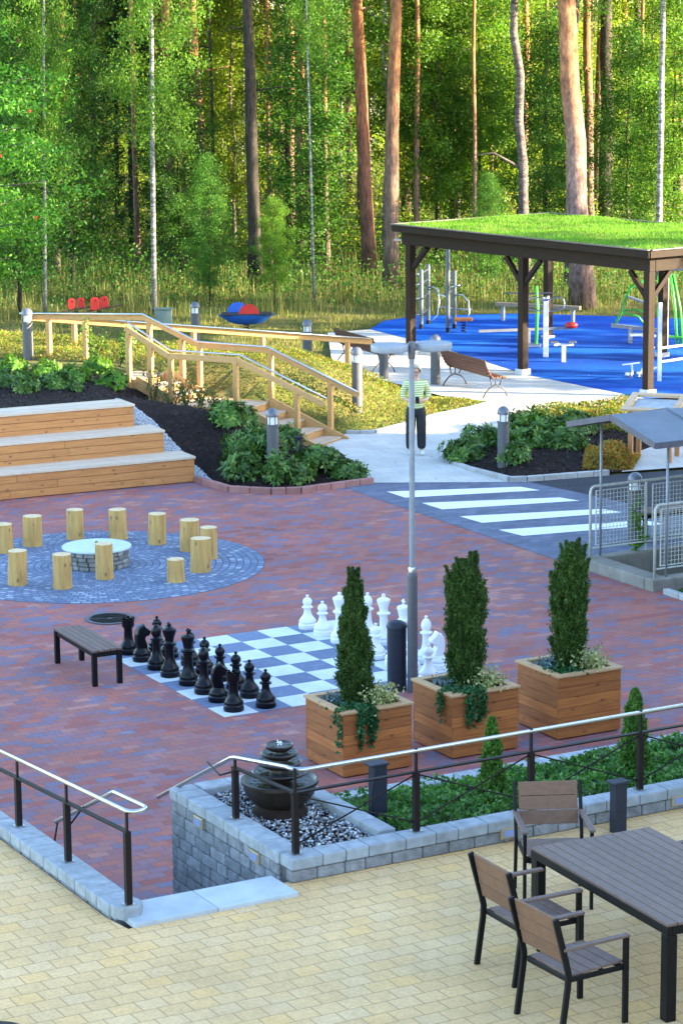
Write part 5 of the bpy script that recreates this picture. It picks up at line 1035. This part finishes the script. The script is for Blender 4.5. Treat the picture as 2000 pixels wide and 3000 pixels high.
for (fx, fy, s, l) in ((228, 695, 1.0, 'red spring rider tilted on its spring, right one of the two red toys'), (175, 705, .8, 'red spring rider half hidden behind the handrail, left one of the two')):
    p = G(fx, fy, .8); yy = 65.3; x = p.x / p.y * yy
    t = thing('spring_rider', l, 'spring toy', (x, yy, h1(x, yy) - .02), R(8), 'red spring riders in the meadow'); t.scale = (.88, .88, .68)
    for (px_, py_) in ((-.15, -.1), (.13, .1)):
        mb = MB(); rp_ = [(px_ + .115 * s * math.cos(a), .62 + (.10 if math.sin(a) > 0 else -.16) * s + .12 * s * math.sin(a)) for a in [k * .3142 for k in range(20)]]; N_ = 20
        mb.add([(x_, py_ - .03, z_) for x_, z_ in rp_] + [(x_ + .03, py_ + .03, z_) for x_, z_ in rp_], [tuple(range(N_)), tuple(range(N_, 2 * N_))[::-1]] + [(k, N_ + k, N_ + (k + 1) % N_, (k + 1) % N_) for k in range(N_)]); sp_ = mb.build('side_panel', REDP, t, bevel=.004)
        for dz in (.09,): mb = MB(); dsk(mb, (px_ + .03, py_ - .033, .62 + dz * s), .022, 0, 6.28, .006); mb.build('hand_hole', BLK, sp_)
    mb = MB(); mb.beam((-.45, 0, .26), (.62, 0, .50), .16, .05); mb.build('seat_board', plain('dark red brown board', (.10, .04, .03), .6), t, bevel=.01)
    mb = MB(); mb.tube([(.06 * math.cos(a * .7), .06 * math.sin(a * .7), a * .0085) for a in range(36)], .014, 6); mb.build('spring', BLK, t); mb = MB(); mb.tube([(0, -.2, .7), (0, .2, .7)], .016); mb.build('handle', STEEL, t)
t = thing('meadow_box', 'small green grey ground box in the meadow behind the handrails', 'ground box', (-4.42, 64.0, h1(-4.42, 64)), R(5)); mb = MB(); mb.box((0, 0, .2), (.42, .25, .4)); mb.build('body', plain('green grey', (.12, .18, .17), .6), t, bevel=.02); mb = MB(); mb.box((0, 0, .42), (.48, .30, .03)); mb.build('lid', plain('green grey', (.12, .18, .17), .6), t, bevel=.008)
# ================================================================== the woman on the path
def skin_mesh(name, nodes, edges, mat, parent, sub=2, root=0):
    me = bpy.data.meshes.new(name); me.from_pydata([n[0] for n in nodes], edges, []); o = bpy.data.objects.new(name, me); COL.objects.link(o); me.materials.append(mat); own(o, parent)
    o.modifiers.new('skin', 'SKIN').use_smooth_shade = True
    if not me.skin_vertices: me.attributes  # layer appears with the modifier
    sv = me.skin_vertices[0].data if me.skin_vertices else None
    return o, sv, nodes
def make_skin(name, nodes, edges, mat, parent, sub=2, root=0):
    me = bpy.data.meshes.new(name); me.from_pydata([n[0] for n in nodes], edges, []); o = bpy.data.objects.new(name, me); COL.objects.link(o); me.materials.append(mat); own(o, parent)
    o.modifiers.new('skin', 'SKIN').use_smooth_shade = True
    sv = me.skin_vertices[0].data
    for i, n in enumerate(nodes): r = n[1]; sv[i].radius = r if isinstance(r, tuple) else (r, r); sv[i].use_root = (i == root)
    s = o.modifiers.new('sub', 'SUBSURF'); s.levels = s.render_levels = sub; return o
SKIN = plain('skin', (.55, .33, .24), .6, var=.06); HAIR = plain('ash blond hair', (.42, .36, .27), .7, var=.25, scale=40)
tt = NT('striped knit'); vv = tt.coord('Object'); wv = tt.n('TexWave', wave_type='BANDS', bands_direction='Z'); tt.l(vv, wv.inputs['Vector']); wv.inputs['Scale'].default_value = 7.5; wv.inputs['Distortion'].default_value = .15
tt.col(tt.ramp(wv.outputs['Fac'], [(.40, (.30, .38, .12)), (.56, (.70, .72, .46))])); KNIT = tt.fin(.8)
TROU = plain('black trousers', (.012, .013, .017), .75, var=.3, scale=12)
t = thing('person', 'woman with short blond hair, striped top and black trousers on the path, holding a phone', 'person', (1.385, 46.6, h1(1.385, 46.6) + .012), R(4))
N = [((0, 0, .90), (.135, .105)), ((0, .0, 1.02), (.125, .095)), ((0, 0, 1.20), (.145, .10)), ((0, .01, 1.34), (.105, .075)), ((0, .008, 1.41), .052), ((0, -.005, 1.46), .052), ((0, -.018, 1.53), (.073, .085)), ((0, -.005, 1.595), (.066, .076)), ((0, .0, 1.635), (.035, .04))]
E_ = [(k, k + 1) for k in range(8)]
def limb(par, pts):
    global N, E_
    for q in pts: N.append(q); E_.append((par, len(N) - 1)); par = len(N) - 1
    return par
for s in (-1, 1):
    limb(0, [((s * .085, 0, .84), .095), ((s * .095, -.01, .48), .062), ((s * .10, .015, .10), .042), ((s * .105, -.03, .05), .04), ((s * .115, -.13, .035), .032)])
    w = limb(3, [((s * .155, .01, 1.335), .058), ((s * .215, .03, 1.20), .048), ((s * .235, .03, 1.07), .040), ((s * .17, -.10, 1.03), .034), ((s * .085, -.20, 1.025), .026), ((s * .05, -.235, 1.03), (.030, .016))])
    for k, (dx, dy, L) in enumerate(((.010, -.015, .055), (.004, -.02, .062), (-.006, -.02, .058), (-.016, -.016, .046))): zf_ = 1.045 - .014 * k; limb(w, [((s * .028, -.258, zf_), .0095), ((s * .005, -.265 - L * .15, zf_), .009), ((-s * (.010 + L * .25), -.255, zf_ - .004), .008)])
    limb(w, [((s * .048, -.255, 1.056), .011), ((s * .030, -.272, 1.068), .009)])
make_skin('body', N, E_, SKIN, t)
NB = [((0, 0, .83), (.180, .142)), ((0, .0, .93), (.172, .136)), ((0, 0, 1.05), (.146, .115)), ((0, -.005, 1.20), (.162, .122)), ((0, .01, 1.335), (.115, .088)), ((0, .01, 1.39), (.066, .062))]; EB = [(k, k + 1) for k in range(5)]
for s in (-1, 1):
    b_ = len(NB); NB += [((s * .16, .012, 1.335), .072), ((s * .222, .032, 1.20), .064), ((s * .242, .03, 1.085), .060), ((s * .20, -.04, 1.045), .056)]; EB += [(4, b_), (b_, b_ + 1), (b_ + 1, b_ + 2), (b_ + 2, b_ + 3)]
make_skin('striped_top', NB, EB, KNIT, t)
NT_ = [((0, 0, 1.0), (.145, .11)), ((0, 0, .87), (.172, .128))]; ET = [(0, 1)]
for s in (-1, 1): b_ = len(NT_); NT_ += [((s * .090, 0, .80), (.118, .118)), ((s * .100, -.008, .48), .098), ((s * .105, .015, .20), .088), ((s * .105, .012, .085), .085)]; ET += [(1, b_), (b_, b_ + 1), (b_ + 1, b_ + 2), (b_ + 2, b_ + 3)]
make_skin('trousers', NT_, ET, TROU, t)
for s in (-1, 1): make_skin('shoe', [((s * .102, .03, .048), .046), ((s * .108, -.06, .042), .044), ((s * .116, -.15, .034), .034)], [(0, 1), (1, 2)], WHT, t)
mb = MB(); vs = []; fs = []; n, mr = 20, 9
for q in range(mr):
    ph = R(100) * q / (mr - 1)
    for k in range(n): a = 2 * math.pi * k / n; fr = max(0, -math.sin(a)); rr_ = ph * (1 - .50 * fr ** 2); vs.append((.094 * math.sin(rr_) * math.cos(a), .012 + .108 * math.sin(rr_) * math.sin(a), 1.555 + .112 * math.cos(rr_) * (1 + .02 * math.sin(5 * a))))
mb.add(vs, [(q * n + k, q * n + (k + 1) % n, (q + 1) * n + (k + 1) % n, (q + 1) * n + k) for q in range(mr - 1) for k in range(n)]); h_ = mb.build('hair', HAIR, t, smooth=True); sm = h_.modifiers.new('thick', 'SOLIDIFY'); sm.thickness = .012
for s in (-1, 1):
    mb = MB(); mb.lathe([(0, -.009), (.009, 0), (0, .009)], (s * .03, -.098, 1.545), n=10, caps=False); mb.build('eye', BLK, t, smooth=True)
    mb = MB(); mb.lathe([(0, -.026), (.010, -.012), (.011, .012), (0, .026)], (s * .082, -.005, 1.53), n=10, caps=False); mb.build('ear', SKIN, t, smooth=True)
mb = MB(); mb.add([(-.013, -.093, 1.505), (.013, -.093, 1.505), (0, -.118, 1.510), (0, -.095, 1.55)], [(0, 1, 2), (0, 2, 3), (1, 3, 2), (0, 3, 1)]); mb.build('nose', SKIN, t, smooth=True)
mb = MB(); mb.box((0, -.094, 1.482), (.04, .008, .008)); mb.build('mouth', plain('lips', (.38, .14, .12), .5), t, bevel=.003)
mb = MB(); [mb.tube([(s * .032 + .026 * math.cos(a), -.106, 1.545 + .020 * math.sin(a)) for a in [k * .524 for k in range(12)]], .0025, 5, closed=True) for s in (-1, 1)]; mb.tube([(-.008, -.107, 1.548), (.008, -.107, 1.548)], .0025, 5); [mb.tube([(s * .058, -.104, 1.548), (s * .084, -.0, 1.55)], .0025, 5) for s in (-1, 1)]; mb.build('glasses', BLK, t)
tp0 = t.location; ph_ = thing('mobile_phone', 'black phone held in both hands by the woman on the path', 'phone', (tp0.x, tp0.y, tp0.z), R(4)); mb = MB(); mb.box((0, -.285, 1.055), (.07, .012, .13), M=Matrix.Rotation(R(-35), 3, 'X')); mb.build('case', BLK, ph_, bevel=.005); mb = MB(); mb.box((0, -.279, 1.062), (.06, .003, .115), M=Matrix.Rotation(R(-35), 3, 'X')); mb.build('screen', plain('phone glass', (.02, .02, .025), .1), ph_)
# ================================================================== forest
def atY(xf, yf, Y):
    d = fw + RV * ((xf * 1.27551 - 1000) / FOC) - UV * ((yf * 1.27551 - 1500) / FOC); p = Vector((0, 0, CAMH)) + d * (Y / d.y); return p
BK_PINE = bark('pine bark', [(0, (.15, .105, .085)), (.25, (.21, .13, .095)), (.45, (.36, .16, .075)), (1, (.46, .20, .085))], 13.)
BK_RED = bark('red pine bark', [(0, (.12, .07, .055)), (.3, (.20, .085, .055)), (.6, (.33, .12, .055)), (1, (.42, .17, .07))], 11.)
BK_BIG = bark('old pine bark', [(0, (.17, .115, .10)), (.2, (.24, .16, .135)), (.36, (.34, .20, .145)), (.55, (.46, .20, .10)), (1, (.48, .20, .08))], 11., streak=(4, 4, 1.6))
BK_DARK = bark('dark bark', [(0, (.045, .038, .032)), (1, (.085, .065, .05))], 12.)
BK_BIR = bark('birch bark', [(0, (.20, .19, .18)), (1, (.40, .38, .36))], 4., streak=(2, 2, 5), bumpd=.01, white=(.10, .095, .09))
BK_GB = bark('grey birch bark', [(0, (.13, .11, .10)), (1, (.22, .17, .16))], 6., streak=(3, 3, 3), white=(.07, .06, .06))
LF_D = leafmat('leaf dark', [(.034, .12, .018), (.052, .165, .024), (.08, .21, .032), (.115, .26, .04)], .5, .5, .3)
LF_M = leafmat('leaf mid', [(.065, .18, .02), (.10, .25, .026), (.15, .31, .034), (.22, .36, .045)], .5, .5, .3)
LF_SUNLIT = leafmat('leaf sunlit yellow', [(.14, .27, .022), (.22, .36, .032), (.31, .43, .042), (.37, .39, .052)], .55, .5, .3)  # yellow sunlight of the far foliage put into the leaf colour
LF_R = leafmat('rowan leaf', [(.04, .18, .018), (.07, .26, .025), (.11, .32, .03), (.20, .38, .04)], .5, .45, .1)
ND_D = leafmat('spruce needles', [(.012, .038, .012), (.022, .060, .016), (.04, .085, .02)], .2, .7, .3)
ND_P = leafmat('pine needles', [(.06, .11, .03), (.11, .16, .035), (.18, .21, .045)], .35, .7, .3)
def trunk_mb(x0, z0, x1, z1, r0, r1, wob=.03, n=10, seg=9, seed=0):
    g = random.Random(seed); pts, rs = [], []
    for k in range(seg + 1):
        f = k / seg; w = wob * math.sin(math.pi * f); pts.append((x0 + (x1 - x0) * f + g.uniform(-w, w), g.uniform(-w, w), z0 + (z1 - z0) * f)); rs.append((r0 + (r1 - r0) * f) * (1 + (.35 if k == 0 else 0)) * g.uniform(.97, 1.03))
    return pts, rs
def crown_pts(seed, z0, h, r, n, sig, nb=40, rise=.35, prof=None):
    g = np.random.default_rng(seed); P_ = []; br = []
    for k in range(nb):
        f = (k + g.uniform(0, 1)) / nb; zb_ = z0 + (h - z0) * f * .96; pr = prof(f) if prof else (math.sin(math.pi * min(1, .12 + .88 * f)) ** .7); L = r * pr * g.uniform(.6, 1.15) + .15; a = k * 2.39996 + g.uniform(-.5, .5)
        e = np.array([math.cos(a) * L, math.sin(a) * L, zb_ + L * rise * g.uniform(.3, 1.2)]); s = np.array([0, 0, zb_]); br.append((s, e)); m_ = max(8, int(n / nb * (.4 + pr)))
        u = g.uniform(.25, 1.05, m_) ** .8; q = s + (e - s) * u[:, None]; q += g.normal(0, sig, q.shape) * (1, 1, .75); q[:, 2] -= .12 * np.abs(g.normal(0, 1, m_)) * L * u
        P_.append(q)
    return np.concatenate(P_), br
PROTO = {}
def tree_proto(key, name, h, z0, r, n, leaf, lm, bm, rt, seed, sig=.22, nb=40, rise=.35, prof=None, asp=.6, droop=.15):
    t = thing(name, 'x', 'tree'); P_, br = crown_pts(seed, z0, h, r, n, sig, nb, rise, prof); v, f = leaves(P_, rng.uniform(leaf * .6, leaf * 1.25, len(P_)), asp, droop=droop)
    mb = MB(); pts, rs = trunk_mb(0, -.3, .1, h * .97, rt, rt * .2, .10, seed=seed); mb.tube(pts, rs, 8)
    for s, e in br[::2]: mb.tube([tuple(s), tuple((s + e) / 2 + (0, 0, -.03)), tuple(e)], [rt * .22, rt * .15, .006], 5)
    mb.build('trunk', bm, t, smooth=True); np_mesh('crown', v, f, lm, t); PROTO[key] = [t, False]; return t
pyr = lambda f: max(.06, (1 - f)) ** .85
tree_proto('bd', 'deciduous_tree', 9.5, .9, 1.45, 26000, .095, LF_D, BK_DARK, .06, 101, .24, 54)
tree_proto('bm', 'deciduous_tree', 9.0, 1.6, 1.6, 24000, .095, LF_M, BK_DARK, .06, 102, .22, 44)
tree_proto('by', 'deciduous_tree', 10.5, 1.5, 1.8, 22000, .105, LF_SUNLIT, BK_GB, .07, 103, .25, 44)
tree_proto('bt', 'birch_tree', 15, 3.5, 2.0, 22000, .10, LF_M, BK_BIR, .08, 104, .26, 44, .6, droop=.5)
tree_proto('sp', 'spruce_tree', 13, .6, 1.7, 24000, .15, ND_D, BK_DARK, .09, 105, .12, 90, -.25, pyr, .28, .3)
tree_proto('pi', 'pine_tree', 20, 11, 2.6, 9000, .26, ND_P, BK_PINE, .14, 106, .30, 34, .3, None, .25, -.3)
tree_proto('pl', 'pine_tree', 17, 4.5, 1.9, 12000, .18, ND_P, BK_PINE, .11, 107, .24, 34, .2, None, .25, -.2)
def tree(key, x, y, s, label, group, rz=None, sc3=None):
    t, used = PROTO[key]; z = h1(x, y); rz = random.uniform(0, 6.28) if rz is None else rz; sc_ = sc3 or (s, s, s)
    if not used: PROTO[key][1] = True; t.location = (x, y, z); t.rotation_euler.z = rz; t.scale = sc_; t['label'] = label; t['group'] = group; return t
    return dup(t, (x, y, z), rz, label, group, sc_)
# ---- the trunks one can tell apart
CROWN = {}
def front_tree(kind, name, label, xb, yb, xt, wF, Y, h=None, top=None):
    b = atY(xb, yb, Y); tp_ = atY(xt, 0, Y); zg = h1(b.x, Y); r = wF * 1.27551 / FOC * Y / 2; h = h or 17
    sl = (tp_.x - b.x) / (tp_.z - b.z); bm = {'pine': BK_PINE, 'red': BK_RED, 'big': BK_BIG, 'dark': BK_DARK, 'birch': BK_BIR, 'grey': BK_GB}[kind]
    x0 = b.x + (zg - b.z) * sl; t = thing(name, label, 'tree', (x0, Y, zg), 0)
    z9 = max(8.6 - zg, 6); pts, rs = trunk_mb(0, -.3, sl * h, h, r * 1.08, r * .45, r * (.25 if kind != 'grey' else .55), 14, 12, int(xb))
    mb = MB(); mb.tube(pts, rs, 14)
    g = random.Random(int(xb) + 5)
    for k in range(7 if kind in ('pine', 'red', 'big', 'dark') else 0):
        zz = g.uniform(4.5, h * .9); a = g.uniform(0, 6.28); L = g.uniform(.3, 1.3); mb.tube([(sl * zz, 0, zz), (sl * zz + L * .6 * math.cos(a), L * .6 * math.sin(a), zz + .1), (sl * zz + L * math.cos(a), L * math.sin(a), zz + g.uniform(-.25, .35))], [.03, .02, .006], 5)
    if kind == 'grey' and xb < 1250: mb.tube([(sl * 3.1, 0, 3.1), (-.5, -.15, 3.3), (-.95, -.2, 3.55), (-1.5, -.2, 3.5)], [.05, .04, .03, .01], 6)
    mb.build('trunk', bm, t, smooth=True)
    ck = 'pi' if kind in ('pine', 'red', 'big') else ('bt' if kind in ('birch', 'grey') else 'sp')
    src = KIDS[PROTO[ck][0].name][1]; c = bpy.data.objects.new('crown', src.data); COL.objects.link(c); own(c, t)
    if ck == 'pi': c.location = (sl * h, 0, h - 19); c.scale = (1.1, 1.1, 1)
    elif ck == 'bt': q = h / 15; c.scale = (q * (.55 if wF < 10 else .8),) * 2 + (q,); c.location = (sl * h * .5, 0, .8 if xb < 400 else 4.2)
    else: c.scale = (.9, .9, 1.0); c.location = (sl * h, 0, h - 8)
    return t
FT = [('birch', 'birch_tree', 'thin white birch at the left, standing in the tall dry grass', 103, 705, 100, 8, 65.6, 12), ('birch', 'birch_tree', 'white birch with black marks standing behind the long handrail', 354, 715, 347, 12, 66, 14),
      ('pine', 'pine_tree', 'slim orange pine lit along its whole trunk, left of the thick dark trunk', 483, 640, 440, 23, 76, 19), ('pine', 'pine_tree', 'thin orange pine deep in the bright gap left of the thick dark trunk', 530, 560, 520, 11, 92, 18), ('dark', 'spruce_tree', 'thick dark trunk with a sunlit edge above the blue boat toy', 588, 652, 571, 29, 72, 18),
      ('red', 'pine_tree', 'leaning red brown pine left of the pavilion roof', 850, 640, 822, 31, 73, 18), ('pine', 'pine_tree', 'grey based pine standing just left of the pavilion corner', 897, 662, 907, 33, 70.5, 18), ('dark', 'spruce_tree', 'dark trunk above the left half of the grass roof', 1046, 600, 1038, 21, 80, 18),
      ('pine', 'pine_tree', 'thin orange pine deep behind the grass roof, left of the lichen grey trunk', 1156, 560, 1152, 12, 95, 18), ('grey', 'birch_tree', 'crooked lichen grey trunk with dead side branches behind the grass roof', 1212, 700, 1182, 23, 72, 14), ('big', 'pine_tree', 'biggest pine with thick pink and orange trunk behind the pavilion', 1341, 735, 1303, 50, 66.6, 18),
      ('grey', 'birch_tree', 'grey trunk standing just left of the biggest pine', 1304, 725, 1318, 22, 70, 13), ('pine', 'pine_tree', 'orange pine just right of the biggest pine', 1355, 620, 1348, 21, 82, 18), ('dark', 'spruce_tree', 'dark trunk between the two orange pines right of the biggest pine', 1388, 600, 1395, 31, 80, 18),
      ('pine', 'pine_tree', 'slim orange pine left of the spotted birch at the right', 1440, 600, 1433, 16, 88, 18), ('birch', 'birch_tree', 'spotted white birch near the right edge behind the grass roof', 1511, 600, 1523, 15, 70, 14), ('pine', 'pine_tree', 'orange pine at the right picture edge', 1556, 600, 1546, 19, 86, 18),
      ('dark', 'spruce_tree', 'dark slender trunk behind the rowan, left of the white birch', 216, 650, 212, 14, 80, 16), ('dark', 'spruce_tree', 'narrow dark trunk close to the left of the white birch', 270, 650, 264, 11, 84, 16), ('dark', 'spruce_tree', 'narrow dark trunk in the green thicket right of the thick dark trunk', 664, 640, 656, 12, 82, 16),
      ('birch', 'birch_tree', 'thin pale sapling birch in the green thicket mid picture', 722, 705, 703, 6, 68, 9), ('pine', 'pine_tree', 'red pine far behind between the leaning pine and the thicket', 806, 560, 796, 13, 98, 18), ('dark', 'spruce_tree', 'slim dark trunk right beside the slim orange pine', 497, 640, 480, 8, 79, 16), ('pine', 'pine_tree', 'orange pine far behind the crooked grey trunk, toward the biggest pine', 1258, 560, 1250, 14, 99, 18), ('dark', 'spruce_tree', 'dark trunk left of the orange pine at the right picture edge', 1468, 600, 1462, 17, 92, 17)]
for a in FT: front_tree(*a)
# ---- rowan hanging in from the left
t = thing('rowan_tree', 'bright green rowan with red berries leaning in at the left picture edge', 'tree', (-8.7, 58.2, h1(-8.7, 58.2)))
P_, br = crown_pts(77, 1.9, 7.6, 3.2, 20000, .26, 40, .22); lay = np.sin(P_[:, 2] * 4.2 + P_[:, 0]) > -.55; P_ = P_[lay]; v, f = leaves(P_, rng.uniform(.07, .15, len(P_)), .42, droop=.25)
mb = MB(); pts, rs = trunk_mb(0, -.3, .2, 7, .11, .03, .12, seed=7); mb.tube(pts, rs, 10)
for s, e in br: mb.tube([tuple(s), tuple(s + (e - s) * .4), tuple(s + (e - s) * .75)], [.028, .016, .005], 5)
mb.build('trunk', BK_GB, t, smooth=True); cr_ = np_mesh('crown', v, f, LF_R, t)
g = random.Random(3)
for k in range(34):
    q = P_[g.randrange(len(P_))]; mb = MB()
    for j in range(7): mb.lathe([(0, -.02), (.02, 0), (0, .02)], (q[0] + g.gauss(0, .02), q[1] + g.gauss(0, .02), q[2] - .08 + g.gauss(0, .013)), n=6, caps=False)
    mb.build('berry_cluster', REDP, cr_, smooth=True)
# ---- leafy trees of the forest edge
EDGE = [('bd', 716, 74.5, 1.0, 'tall dark green leafy tree filling the middle thicket'), ('bm', 1000, 76, .95, 'fresh green leafy tree above the left end of the grass roof'), ('bm', 1100, 77, 1.05, 'fresh green leafy tree in front of the thin orange pine, behind the grass roof'),
        ('bd', 1255, 75, .8, 'low dark green leafy tree left of the biggest pine'), ('bd', 1440, 76, .75, 'low dark green leafy tree below the spotted birch'), ('bm', 1545, 74, .9, 'green leafy tree at the right picture edge behind the grass roof'), ('bd', 40, 66, .95, 'dark green leafy tree behind the rowan at the left picture edge'),
        ('bd', 165, 72, 1.0, 'dark green leafy tree between the two left birches'), ('bd', 415, 74, .7, 'low dark green leafy tree right of the white birch'), ('by', 450, 84, 1.0, 'yellow lit leafy tree in the bright gap behind the slim orange pine'), ('by', 540, 82, .95, 'yellow lit leafy tree just left of the thick dark trunk'), ('by', 950, 86, 1.05, 'yellow lit leafy tree in the gap right of the pavilion corner pine'), ('by', 1190, 84, 1.0, 'yellow lit leafy tree behind the crooked grey trunk'), ('by', 1490, 84, 1.0, 'yellow lit leafy tree behind the spotted birch'), ('bd', 1120, 70, .34, 'dark bush sized tree seen under the grass roof'), ('bm', 630, 67.5, .32, 'bushy young tree above the boat toy'), ('bd', 480, 68, .42, 'bushy young tree below the slim orange pine')]
for k, x, Y, s, l in EDGE: tree(k, atY(x, 600, Y).x, Y, s, l, 'leafy trees of the forest edge')
for xf_, Y in ((132, 74), (188, 77), (318, 75), (383, 79), (425, 76), (620, 75), (690, 79), (752, 74.5), (955, 75), (1003, 80), (1090, 74), (1128, 79), (1252, 76.5), (1470, 78), (60, 76)):
    s_ = .5 + .3 * ((xf_ * 7) % 10) / 10; tree('pi', atY(xf_, 600, Y).x, Y, 1, 'slim bare stemmed pine among the leafy trees at the forest edge', 'slim pines of the forest edge', None, (s_, s_, 1.0))
# ---- deeper rows
gk = random.Random(12); BGL = {'sp': 'dark spruce deep in the forest behind the clearing', 'pi': 'tall bare-stemmed pine deep in the forest behind the clearing', 'pl': 'bushy pine deep in the forest behind the clearing', 'by': 'yellow lit leafy tree deep in the forest behind the clearing', 'bt': 'pale stemmed birch deep in the forest behind the clearing', 'bm': 'green leafy tree deep in the forest behind the clearing'}
for row in range(7):
    Y = 78.5 + 5.2 * row; X = -(Y * .15 + 5)
    while X < Y * .14 + 2:
        k = gk.choice(['pi', 'pi', 'pi', 'sp', 'pi', 'by', 'bt', 'pi', 'pi']) if row < 6 else gk.choice(['by', 'by', 'pl', 'by', 'pi'])
        tree(k, X + gk.uniform(-.9, .9), Y + gk.uniform(-2, 2), gk.uniform(.85, 1.15), BGL[k], 'forest trees: ' + BGL[k]); X += gk.uniform(2.2, 3.6) if X < 3 else gk.uniform(3.2, 5)
def leafband(name, xr, yr, zr, n, size, mat, cl, gap=0.):
    q = np.stack([rng.uniform(*xr, n), rng.uniform(*yr, n), rng.uniform(0, 1, n) ** 1.3], 1)
    k = np.sin(q[:, 0] * cl + 3 * np.sin(q[:, 1] * .31)) * np.sin(q[:, 1] * cl * .8 + 1.3 * np.sin(q[:, 0] * .7)); hz_ = zr * (.45 + .55 * k); ok = hz_ > gap; q, hz_ = q[ok], hz_[ok]
    q[:, 2] = H(q) + q[:, 2] * hz_; v, f = leaves(q, rng.uniform(size * .6, size * 1.3, len(q)), .6, droop=.1); return tag(np_mesh(name, v, f, mat), kind='stuff')
leafband('undergrowth', (-17, 15), (67, 84), 1.7, 60000, .09, LF_D, 1.3, .1)
leafband('undergrowth', (-19, 16), (76, 118), 3.2, 70000, .12, LF_SUNLIT, 1.1, .1)
q = np.stack([rng.uniform(-28, 26, 60000), rng.uniform(-5, 5, 60000), rng.uniform(0, 1, 60000) * 15], 1); k = np.sin(q[:, 0] * 1.1 + 2 * np.sin(q[:, 2] * .5)) * np.sin(q[:, 2] * .9 + q[:, 0] * .35) + .35 * np.sin(q[:, 0] * 3.1) ; thr = np.where(q[:, 0] > 2, .15 + .05 * q[:, 2], -.25 + .03 * q[:, 2])
q[:, 1] += 126 + .8 * q[:, 0]; q = q[k > thr]; q[:, 2] += H(q); v, f = leaves(q, rng.uniform(.25, .5, len(q)), .6); tag(np_mesh('far_forest', v, f, LF_SUNLIT), kind='stuff')
# ---- trees right of the picture whose shade streaks the playground
for k, x, y, s in (('sp', 15.8, 52.0, .78), ('sp', 15.0, 54.0, .42), ('pl', 21, 51.4, .8), ('sp', 17.0, 56.2, .56), ('bm', 24, 54.9, .55), ('sp', 16.5, 59.2, .8), ('sp', 20.5, 60.3, .85), ('by', 24, 61.8, .9), ('pi', 26, 51.2, .9), ('pi', 30, 57.5, .9), ('pi', 28, 64, .9)):
    tree(k, x, y, s, 'tree standing beyond the right end of the playground', 'trees right of the playground')
# ---- the house whose wing shades the plaza
REN = plain('pale render', (.55, .52, .46), .85, var=.06, scale=2); GL = plain('window glass', (.03, .035, .04), .08); 
t = thing('building', 'pale rendered building wing standing right of the plaza', 'building', (13, 10, 0))
mb = MB(); mb.box((20, 15.1, 3.8), (13.6, 57, 7.6)); w_ = mb.build('wall', REN, t, True); mb = MB(); mb.box((20, 15.1, 7.74), (14.4, 57.8, .3)); mb.build('roof', DKB, t, True)
for k in range(11):
    for l in range(2):
        y = -7 + 4.7 * k; z = 1.7 + 2.9 * l; mb = MB(); mb.box((13.19, y, z), (.08, 1.7, 1.5)); fr = mb.build('window', WHT, t, True)
        mb = MB(); mb.box((13.16, y - .40, z), (.05, .72, 1.32)); mb.box((13.16, y + .40, z), (.05, .72, 1.32)); mb.build('pane', GL, fr, True)
